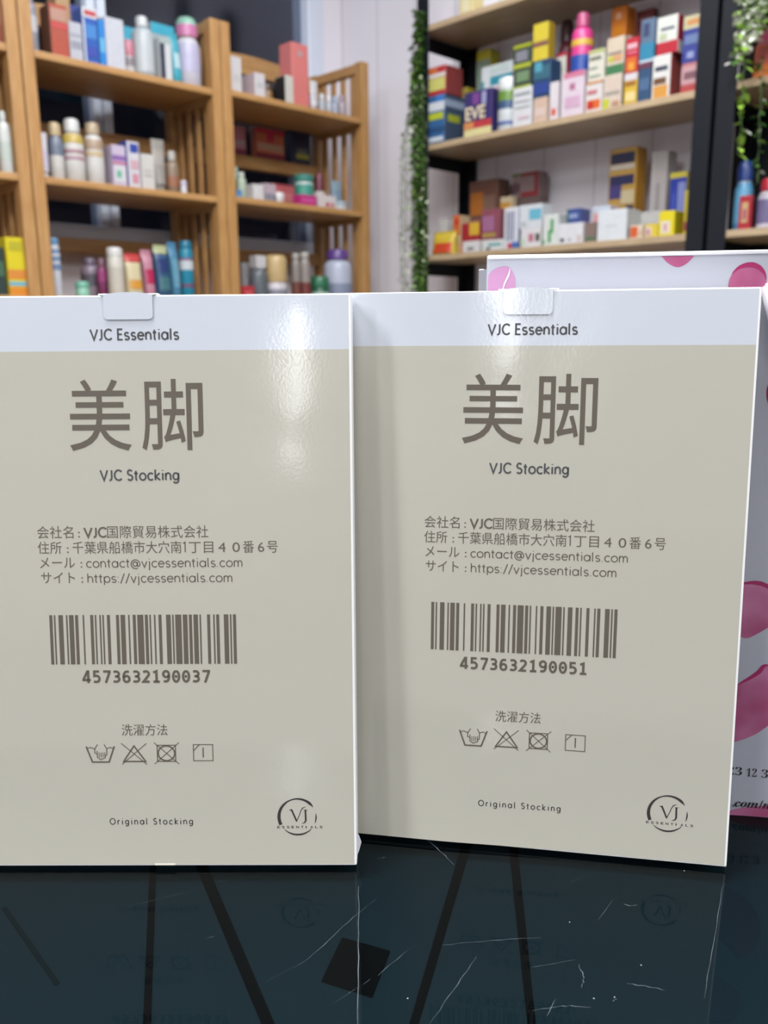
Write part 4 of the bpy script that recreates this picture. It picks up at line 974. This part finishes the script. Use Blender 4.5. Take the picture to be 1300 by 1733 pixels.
put('R','box','medicine_box','box',
    'red carton with a white top behind the orange dotted carton',-1.4555,2.1800,1.6848,0.0345,0.0500,0.1838,(200,60,80),patches=[(0,1,0.62,0.95,(226,224,214))])
put('R','bottle','supplement_bottle','bottle',
    'dark crimson bottle standing at the back under the upper shelf',-1.5058,2.2557,1.6848,0.0513,0.0513,0.2977,(120,44,60),bands=[(0.2,0.75,(140,70,84))],cap=(0.82,0.7,(90,50,60)))
put('R','box','cosmetic_box','box',
    'white and pink carton carrying the hot pink bottle',-1.3729,2.1295,1.6848,0.0672,0.0750,0.1083,(232,214,226),patches=[(0,1,0.88,1,(222,130,160)),(0.35,0.6,0.6,0.75,(190,120,150)),(0.15,0.85,0.2,0.45,(222,180,206)),(0,0.06,0,1,(240,234,240))])
put('R','bottle','conditioner_bottle','bottle',
    'hot pink bottle with a navy collar and pink cap',-1.3785,2.1388,1.7932,0.0577,0.0577,0.1527,(236,70,150),bands=[(0.78,0.88,(44,36,110)),(0.05,0.3,(40,80,170)),(0.45,0.55,(236,190,70))],cap=(0.78,0.6,(210,90,140)))
put('R','box','medicine_box','box',
    'white carton with a red and orange picture',-1.3086,2.1220,1.6848,0.0490,0.0600,0.0732,(232,226,222),patches=[(0.1,0.9,0.1,0.4,(232,110,40)),(0.15,0.5,0.1,0.36,(206,50,40)),(0,1,0.93,1,(226,150,90)),(0.1,0.7,0.6,0.72,(214,120,130))])
put('R','box','medicine_box','box',
    'cream white carton with a pale green top band',-1.3057,2.1240,1.7581,0.0468,0.0600,0.0756,(232,228,212),patches=[(0,1,0.88,1,(200,206,140)),(0.1,0.8,0.68,0.78,(110,116,100)),(0.1,0.6,0.4,0.46,(150,160,150)),(0.1,0.8,0.15,0.2,(150,170,150))])
put('R','box','medicine_box','box',
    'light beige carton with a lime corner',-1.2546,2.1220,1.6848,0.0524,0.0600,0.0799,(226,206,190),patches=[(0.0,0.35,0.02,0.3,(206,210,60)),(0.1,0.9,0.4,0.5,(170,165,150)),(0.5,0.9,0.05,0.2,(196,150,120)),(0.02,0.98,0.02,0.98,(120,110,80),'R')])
put('R','box','medicine_box','box',
    'beige and green carton on top of the light beige carton',-1.2519,2.1240,1.7647,0.0485,0.0600,0.0865,(226,208,184),patches=[(0,1,0,0.26,(70,130,84)),(0.1,0.5,0.36,0.5,(206,210,60)),(0.4,0.9,0.36,0.52,(226,170,120)),(0.1,0.9,0.55,0.6,(150,140,130))])
put('R','box','medicine_box','box',
    'plain white carton under the orange carton at the back',-1.3038,2.2350,1.6848,0.0510,0.0500,0.2009,(214,206,200),patches=[(0.2,0.8,0.3,0.6,(190,180,176))])
put('R','box','medicine_box','box',
    'orange carton standing high behind the beige and green carton',-1.3151,2.2350,1.8858,0.0436,0.0500,0.0773,(230,130,30),patches=[(0.3,0.65,0.6,0.8,(244,190,150)),(0.1,0.9,0.1,0.4,(236,144,20))])
put('R','box','medicine_box','box',
    'yellow banded carton under the crimson flame carton',-1.2035,2.1170,1.6848,0.0360,0.0500,0.0728,(226,186,60),patches=[(0,1,0.78,1,(228,220,226)),(0.1,0.9,0.6,0.74,(170,110,50)),(0.15,0.9,0.1,0.4,(244,220,150))])
put('R','box','medicine_box','box',
    'crimson carton with a flame picture and white lettering bars',-1.2051,2.1190,1.7576,0.0341,0.0500,0.0820,(206,40,60),patches=[(0.1,0.9,0.7,0.84,(236,190,200)),(0.2,0.9,0.56,0.62,(230,130,150)),(0.1,0.9,0.05,0.45,(226,110,40)),(0.3,0.7,0.1,0.3,(240,170,60))])
put('R','box','medicine_box','box',
    'dark plain carton under the tall maroon carton',-1.2460,2.2500,1.6848,0.0613,0.0600,0.1876,(84,44,50),patches=[(0.2,0.8,0.3,0.6,(110,70,76))])
put('R','box','medicine_box','box',
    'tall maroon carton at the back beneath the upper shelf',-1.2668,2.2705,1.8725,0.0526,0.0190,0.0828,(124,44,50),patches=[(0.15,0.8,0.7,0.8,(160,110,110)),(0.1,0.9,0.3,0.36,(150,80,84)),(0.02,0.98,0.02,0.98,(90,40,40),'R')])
put('R','box','medicine_box','box',
    'deep navy carton under the steel blue carton',-1.1660,2.1170,1.6848,0.0335,0.0500,0.0899,(50,84,120),patches=[(0.1,0.9,0.3,0.6,(80,110,150)),(0,1,0.85,1,(110,60,80))])
put('R','box','medicine_box','box',
    'steel blue carton with a teal base',-1.1642,2.1190,1.7748,0.0379,0.0500,0.0985,(100,122,150),patches=[(0,1,0.06,0.45,(50,140,176)),(0.2,0.6,0.6,0.9,(60,70,110)),(0,1,0,0.06,(214,226,236))])
put('R','box','medicine_box','box',
    'white carton with an orange swoosh and a reddish brown side',-1.1215,2.1270,1.6848,0.0465,0.0700,0.0982,(236,234,230),patches=[(0.1,0.9,0.02,0.3,(226,160,70)),(0.1,0.8,0.33,0.48,(120,80,50)),(0.15,0.85,0.64,0.74,(60,66,84)),(0.02,0.98,0.02,0.98,(170,74,66),'R')])
put('R','box','medicine_box','box',
    'scarlet carton directly under the white red edged carton',-1.1114,2.1240,1.7831,0.0550,0.0600,0.0280,(196,36,54),patches=[(0.02,0.98,0.02,0.98,(226,222,222),'R')])
put('R','box','medicine_box','box',
    'white carton with dark print line and a red edge',-1.1144,2.1260,1.8111,0.0534,0.0600,0.0573,(232,234,226),patches=[(0.2,0.85,0.46,0.56,(80,86,100)),(0.15,0.5,0.1,0.35,(200,206,170)),(0.02,0.98,0.02,0.98,(196,50,70),'R')])
put('R','box','medicine_box','box',
    'reddish pink carton low beside the black posts',-1.0462,2.1170,1.6848,0.0443,0.0500,0.0658,(196,120,124),patches=[(0,1,0.3,0.9,(206,160,164)),(0.15,0.9,0.45,0.7,(130,90,100)),(0,1,0,0.25,(186,70,70))])
put('R','box','medicine_box','box',
    'navy carton with a cream label beside the black posts',-1.0495,2.1190,1.7507,0.0425,0.0500,0.1039,(56,66,150),patches=[(0,1,0.72,1,(206,200,160)),(0.2,0.9,0.8,0.92,(214,150,90)),(0.1,0.9,0.4,0.6,(110,130,176)),(0.3,0.7,0.1,0.24,(150,160,206))])
put('R','box','medicine_box','box',
    'lemon topped carton peeping out behind the teal wave carton',-1.7908,2.2600,1.6848,0.0508,0.0500,0.2769,(206,196,50),patches=[(0,1,0,0.9,(150,170,150))])
put('R','box','medicine_box','box',
    'olive green carton half hidden behind the black and lime carton',-1.6699,2.2794,1.6848,0.0390,0.0500,0.2630,(120,140,60),patches=[(0,1,0.85,1,(190,190,50))])
put('R','box','medicine_box','box',
    'small pale yellow carton on the uppermost rack board',-1.7570,2.1350,2.0189,0.0486,0.0500,0.0651,(232,214,150),patches=[(0.2,0.8,0.2,0.8,(240,230,190))])
put('R','pouch','snack_pouch','pouch',
    'yellow pouch with a red middle at the vine end',-1.8363,2.1170,1.3585,0.0926,0.0500,0.0707,(214,186,60),patches=[(0.2,0.95,0.08,0.5,(206,70,40))])
put('R','box','medicine_box','box',
    'small white carton behind the yellow and red pouch',-1.9043,2.2050,1.3585,0.0379,0.0500,0.1165,(226,222,216),patches=[(0.2,0.8,0.3,0.6,(210,204,196))])
put('R','box','medicine_box','box',
    'slim orange and beige carton beside the yellow and red pouch',-1.8131,2.1680,1.3585,0.0268,0.0500,0.1194,(214,190,150),patches=[(0,1,0.5,1,(222,110,50)),(0.2,0.8,0.75,0.9,(206,60,40))])
put('R','box','medicine_box','box',
    'dark red carton with a yellow corner',-1.7635,2.1750,1.3585,0.0707,0.0500,0.0934,(170,40,50),patches=[(0.45,1,0.6,1,(226,180,60)),(0.6,0.9,0.2,0.4,(120,110,180)),(0,0.3,0.05,0.3,(206,110,60))])
put('R','box','medicine_box','box',
    'large brown carton with an orange corner at the back left',-1.7858,2.2700,1.3585,0.1139,0.0600,0.2292,(130,90,76),patches=[(0.05,0.5,0.55,0.85,(206,124,50)),(0.05,0.4,0.1,0.5,(176,110,110)),(0.5,0.9,0.4,0.8,(150,116,100))])
put('R','box','medicine_box','box',
    'burgundy carton with an ochre band',-1.6855,2.1800,1.3585,0.0675,0.0600,0.1258,(150,80,96),patches=[(0.05,0.7,0.5,0.85,(170,110,150)),(0.05,0.8,0.36,0.46,(180,150,80)),(0.1,0.7,0.1,0.3,(206,190,180))])
put('R','box','bandage_pack','box',
    'flat white pack with a grey blot, left of two',-1.7142,2.1145,1.3585,0.0618,0.0450,0.0323,(222,220,220),patches=[(0.3,0.7,0.2,0.45,(120,124,130))])
put('R','box','bandage_pack','box',
    'flat white pack with a teal stripe, right of two',-1.6316,2.1145,1.3585,0.0766,0.0450,0.0297,(222,224,222),patches=[(0.3,0.9,0.4,0.7,(120,180,180)),(0.2,0.4,0.1,0.3,(70,70,76))])
put('R','box','medicine_box','box',
    'tall white carton with amber top corner',-1.6746,2.2240,1.3585,0.0426,0.0280,0.1657,(226,206,170),patches=[(0.0,0.9,0.5,0.9,(220,160,60)),(0.2,0.5,0.2,0.8,(240,230,214))])
put('R','box','medicine_box','box',
    'white carton with blue stripes and a red base',-1.5649,2.1220,1.3585,0.0504,0.0600,0.1143,(226,226,232),patches=[(0.2,0.3,0.2,0.9,(60,80,130)),(0.42,0.5,0.2,0.9,(60,80,130)),(0.62,0.7,0.2,0.9,(70,90,150)),(0.3,0.6,0.02,0.14,(206,60,80)),(0.6,1,0.02,0.16,(60,110,190)),(0.02,0.98,0.02,0.98,(90,110,160),'R')])
put('R','box','medicine_box','box',
    'white carton with a pink rose and dark leaves, low',-1.4960,2.1220,1.3585,0.0689,0.0600,0.0520,(230,226,228),patches=[(0.4,0.65,0.3,0.7,(200,120,140)),(0.75,0.95,0.3,0.7,(80,80,60)),(0,0.2,0.1,0.5,(200,216,190))])
put('R','box','medicine_box','box',
    'white carton with a sky blue patch on top of the rose carton',-1.4995,2.1240,1.4106,0.0767,0.0600,0.0640,(222,226,232),patches=[(0.45,0.98,0.35,0.8,(110,190,214)),(0.1,0.3,0.1,0.3,(190,196,200))])
put('R','box','medicine_box','box',
    'brown framed carton under the red and white one at the back',-1.6269,2.2750,1.3585,0.0899,0.0500,0.1645,(120,100,96),patches=[(0.1,0.9,0.2,0.8,(140,116,112))])
put('R','box','medicine_box','box',
    'red edged grey carton standing highest at the back',-1.6341,2.2750,1.5230,0.0958,0.0500,0.0699,(150,126,126),patches=[(0.35,1,0.85,1,(150,50,56)),(0.35,1,0,0.2,(160,50,60)),(0.85,1,0.2,0.85,(150,54,60)),(0.0,0.3,0.2,0.6,(100,70,80)),(0.0,0.35,0.9,1,(110,130,60))])
put('R','box','toothpaste_box','box',
    'white carton with a diagonal green stripe',-1.4295,2.1220,1.3585,0.0496,0.0600,0.0826,(228,232,228),patches=[(0.35,0.55,0.1,0.5,(70,170,90)),(0.5,0.7,0.4,0.85,(90,170,100)),(0.0,0.12,0.05,0.2,(60,160,80))])
put('R','box','medicine_box','box',
    'long white carton with black specks at the front edge',-1.3650,2.1220,1.3585,0.0778,0.0600,0.0538,(232,232,236),patches=[(0.1,0.25,0.12,0.3,(40,44,48)),(0.45,0.52,0.15,0.25,(90,94,98)),(0.8,0.95,0.1,0.4,(222,200,196))])
put('R','box','medicine_box','box',
    'navy blue carton with pale lettering lying on the long white carton',-1.3578,2.1190,1.4123,0.0437,0.0500,0.0375,(60,84,150),patches=[(0.2,0.8,0.35,0.65,(150,166,206)),(0,0.15,0,1,(80,120,120))])
put('R','box','medicine_box','box',
    'brownish carton under the pink carton',-1.3074,2.1250,1.3585,0.0363,0.0500,0.0525,(140,116,110),patches=[(0.1,0.9,0.1,0.3,(90,120,90))])
put('R','box','medicine_box','box',
    'pale pink and white carton over the brownish carton',-1.3084,2.1780,1.4111,0.0534,0.0500,0.0462,(222,206,212),patches=[(0.1,0.95,0.08,0.55,(222,150,150)),(0,1,0.7,1,(214,222,236))])
put('R','box','medicine_box','box',
    'big plain white carton in front of the gold carton',-1.2388,2.1270,1.3585,0.0852,0.0700,0.0771,(230,234,238),patches=[(0.3,0.7,0.45,0.5,(214,218,222)),(0.02,0.98,0.02,0.98,(214,216,214),'R')])
put('R','box','gift_box','box',
    'tall gold carton with navy swirls and a plain gold side',-1.2799,2.2315,1.3585,0.0804,0.0550,0.2490,(190,150,70),patches=[(0.05,0.95,0.84,0.95,(44,46,76)),(0.05,0.95,0.62,0.72,(40,42,84)),(0.05,0.5,0.48,0.62,(70,60,120)),(0.05,0.95,0.78,0.83,(206,196,180)),(0.7,0.98,0.05,0.4,(44,46,80)),(0.5,0.98,0.42,0.56,(206,190,150)),(0.02,0.98,0.02,0.98,(206,146,40),'R')])
put('R','box','cosmetic_box','box',
    'slim grey white carton right of the gold carton',-1.1792,2.2450,1.3585,0.0440,0.0500,0.2293,(190,182,180),patches=[(0.35,0.55,0.1,0.65,(160,152,152)),(0,0.1,0,1,(212,206,204))])
put('R','box','medicine_box','box',
    'royal blue carton with a yellow top edge',-1.1038,2.2100,1.3585,0.0451,0.0600,0.1626,(36,56,160),patches=[(0,1,0.92,1,(206,190,60)),(0.5,0.95,0.1,0.85,(130,140,200)),(0.15,0.4,0.2,0.7,(60,80,180)),(0.02,0.98,0.02,0.98,(196,180,60),'R')])
put('R','box','medicine_box','box',
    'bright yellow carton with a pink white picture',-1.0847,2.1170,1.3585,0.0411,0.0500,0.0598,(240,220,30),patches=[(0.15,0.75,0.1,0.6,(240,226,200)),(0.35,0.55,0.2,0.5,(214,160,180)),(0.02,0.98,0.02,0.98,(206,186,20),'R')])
put('R','box','medicine_box','box',
    'small orange and white carton left of the bright yellow carton',-1.1665,2.1170,1.3585,0.0367,0.0500,0.0327,(232,214,190),patches=[(0.05,0.6,0.1,0.9,(226,100,50)),(0.7,0.95,0.2,0.6,(222,180,150))])
put('R','box','medicine_box','box',
    'small yellow carton between the orange and the bright yellow ones',-1.1254,2.1170,1.3585,0.0357,0.0500,0.0321,(232,206,60),patches=[(0.05,0.55,0.1,0.8,(236,210,190)),(0.15,0.4,0.2,0.6,(200,140,160))])
put('R','box','medicine_box','box',
    'flat silver carton behind the small orange carton',-1.1763,2.1755,1.3585,0.0692,0.0250,0.0721,(200,198,196),patches=[(0.1,0.9,0.3,0.6,(176,176,170))])
put('R','box','medicine_box','box',
    'dull yellow carton close to the black posts',-1.0406,2.1350,1.3585,0.0184,0.0500,0.1057,(196,176,40),patches=[(0.1,0.9,0.1,0.3,(150,60,60))])
put('R','box','medicine_box','box',
    'orange red carton behind the variegated vine',-0.8785,2.1400,1.6848,0.0475,0.0600,0.0738,(200,100,60),patches=[(0,1,0,0.4,(206,110,40)),(0.1,0.9,0.5,0.9,(190,90,80))])
put('R','box','medicine_box','box',
    'rose carton on top of the orange red carton',-0.8790,2.1400,1.7587,0.0407,0.0500,0.0312,(196,110,120),patches=[(0.2,0.8,0.3,0.7,(214,80,130))])
put('R','spray','spray_bottle','bottle',
    'sky blue spray can with a navy cap',-0.9108,2.1310,1.3585,0.0421,0.0421,0.1602,(90,160,206),bands=[(0.68,0.73,(200,220,236)),(0.1,0.6,(110,180,220))],cap=(0.72,0.85,(36,66,140)))
put('R','box','medicine_box','box',
    'red carton with a yellow picture in front of the spray can',-0.8893,2.0995,1.3585,0.0291,0.0150,0.0757,(180,36,50),patches=[(0.25,0.75,0.2,0.8,(206,170,120)),(0.35,0.65,0.3,0.6,(180,90,110))])
put('R','bottle','syrup_bottle','bottle',
    'white bottle with a red cap at the frame edge',-0.8485,2.1242,1.3585,0.0484,0.0484,0.1122,(210,204,216),bands=[(0.1,0.66,(120,110,150)),(0.66,0.74,(226,214,220))],cap=(0.76,0.8,(196,36,56)))

# ------------------------------------------------------------------ hanging vines
def rpt(b, off, z):        # a point in front of the rack's front plane
    a = 1.6*K - off
    return Vector((a*S2 - b*S2, a*S2 + b*S2, z))
def leaf(bm, p, ax, up, L, W):
    ax = ax.normalized(); sd = ax.cross(up).normalized(); nn = sd.cross(ax).normalized()
    q = [p, p+ax*L*.35+sd*W*.5+nn*L*.06, p+ax*L*.75+sd*W*.36+nn*L*.02, p+ax*L-nn*L*.1, p+ax*L*.75-sd*W*.36+nn*L*.02, p+ax*L*.35-sd*W*.5+nn*L*.06, p+ax*L*.4-nn*L*.04, p+ax*L*.78-nn*L*.06]
    v = [bm.verts.new(x) for x in q]
    for f in ((0, 1, 6), (1, 2, 7, 6), (2, 3, 7), (3, 4, 7), (4, 5, 6, 7), (5, 0, 6)): bm.faces.new([v[i] for i in f])
def vine(label, strands, seed, leafcols):
    rg = random.Random(seed)
    root = empty('hanging_vine', strands[0][0][0]); tag(root, label, 'plant', 'artificial vines hanging on the racks')
    o = root.location.copy()
    bms = [bmesh.new() for _ in leafcols]
    for pts, dens, size, ci in strands:
        P = [Vector(p)-o for p in pts]
        Q = []
        for a, b in zip(P, P[1:]):
            n = max(2, int((b-a).length/.012))
            for k in range(n): Q.append(a.lerp(b, k/n)+Vector((rg.uniform(-1, 1), rg.uniform(-1, 1), 0))*.003)
        Q.append(P[-1])
        mesh_obj('stem', tube_bm(Q, .0011, 5), paint((70, 96, 50), .6), root)
        for q in Q:
            for _ in range(int(dens) + (1 if rg.random() < dens % 1 else 0)):
                an = rg.uniform(0, 2*PI); ax = Vector((math.cos(an), math.sin(an), rg.uniform(-.9, .25)))
                s = size*rg.uniform(.7, 1.25)
                c = ci if rg.random() < .85 else rg.randrange(len(leafcols))
                leaf(bms[c], q, ax, Vector((rg.uniform(-.3, .3), rg.uniform(-.3, .3), 1)), s, s*.62)
    for nm, bm, lc in zip(('leaves', 'young_leaves', 'pale_leaves'), bms, leafcols):
        mesh_obj(nm, bm, paint(lc, .6, .25, 120, spec=.2), root, smooth=80)
ZL = lambda k: EYE + k*K
bP = 1.461*K
st = []
rg = random.Random(3)
for i in range(7):
    off = .012+.016*rg.random(); x = bP+rg.uniform(-.014, .018)
    top = ZL(.70) if i < 5 else ZL(.60)
    st.append(([rpt(x+.002, off, top), rpt(x+.006+rg.uniform(-.01, .012), off, ZL(.45)), rpt(x+rg.uniform(-.012, .008), off, ZL(.22)), rpt(x-.004+rg.uniform(-.008, .006), off, ZL(.0))], 2.6, .019, 0 if i % 3 else 1))
for i in range(3):
    x = bP+.036+.012*i
    st.append(([rpt(bP+.02, .02, ZL(.60-.04*i)), rpt(x+.008, .024, ZL(.42)), rpt(x+.014, .024, ZL(.2)), rpt(x+.010, .02, ZL(.01))], .95, .014, 2))
for i in range(2):
    x = bP-.034-.014*i
    st.append(([rpt(bP-.022, .03, ZL(.56)), rpt(x+.01, .03, ZL(.43)), rpt(x, .03, ZL(.22)), rpt(x+.006, .026, ZL(.03))], .6, .013, 2))
vine('green vine winding down the far post of the rack with medicine boxes', st, 11, [(66, 104, 38), (112, 144, 62), (182, 192, 160)])
bQ = .700*K
st = []
for i in range(10):
    x = bQ-.002-.0068*i
    st.append(([rpt(x+.004, .03, ZL(.62)), rpt(x+.004, .034, ZL(.52)), rpt(x+.010, .034, ZL(.44+.005*i))], 2.8, .022, (2, 1, 2, 2)[i % 4]))
st.append(([rpt(bQ-.012, .034, ZL(.46)), rpt(bQ-.016, .034, ZL(.38)), rpt(bQ-.012, .03, ZL(.29))], 1.3, .024, 1))
st.append(([rpt(bQ-.046, .02, ZL(.44)), rpt(bQ-.050, .012, ZL(.32)), rpt(bQ-.056, .012, ZL(.24))], 1.8, .018, 0))
vine('white and green variegated vine beside the spray can rack post', st, 23, [(58, 92, 38), (150, 190, 74), (226, 232, 214)])
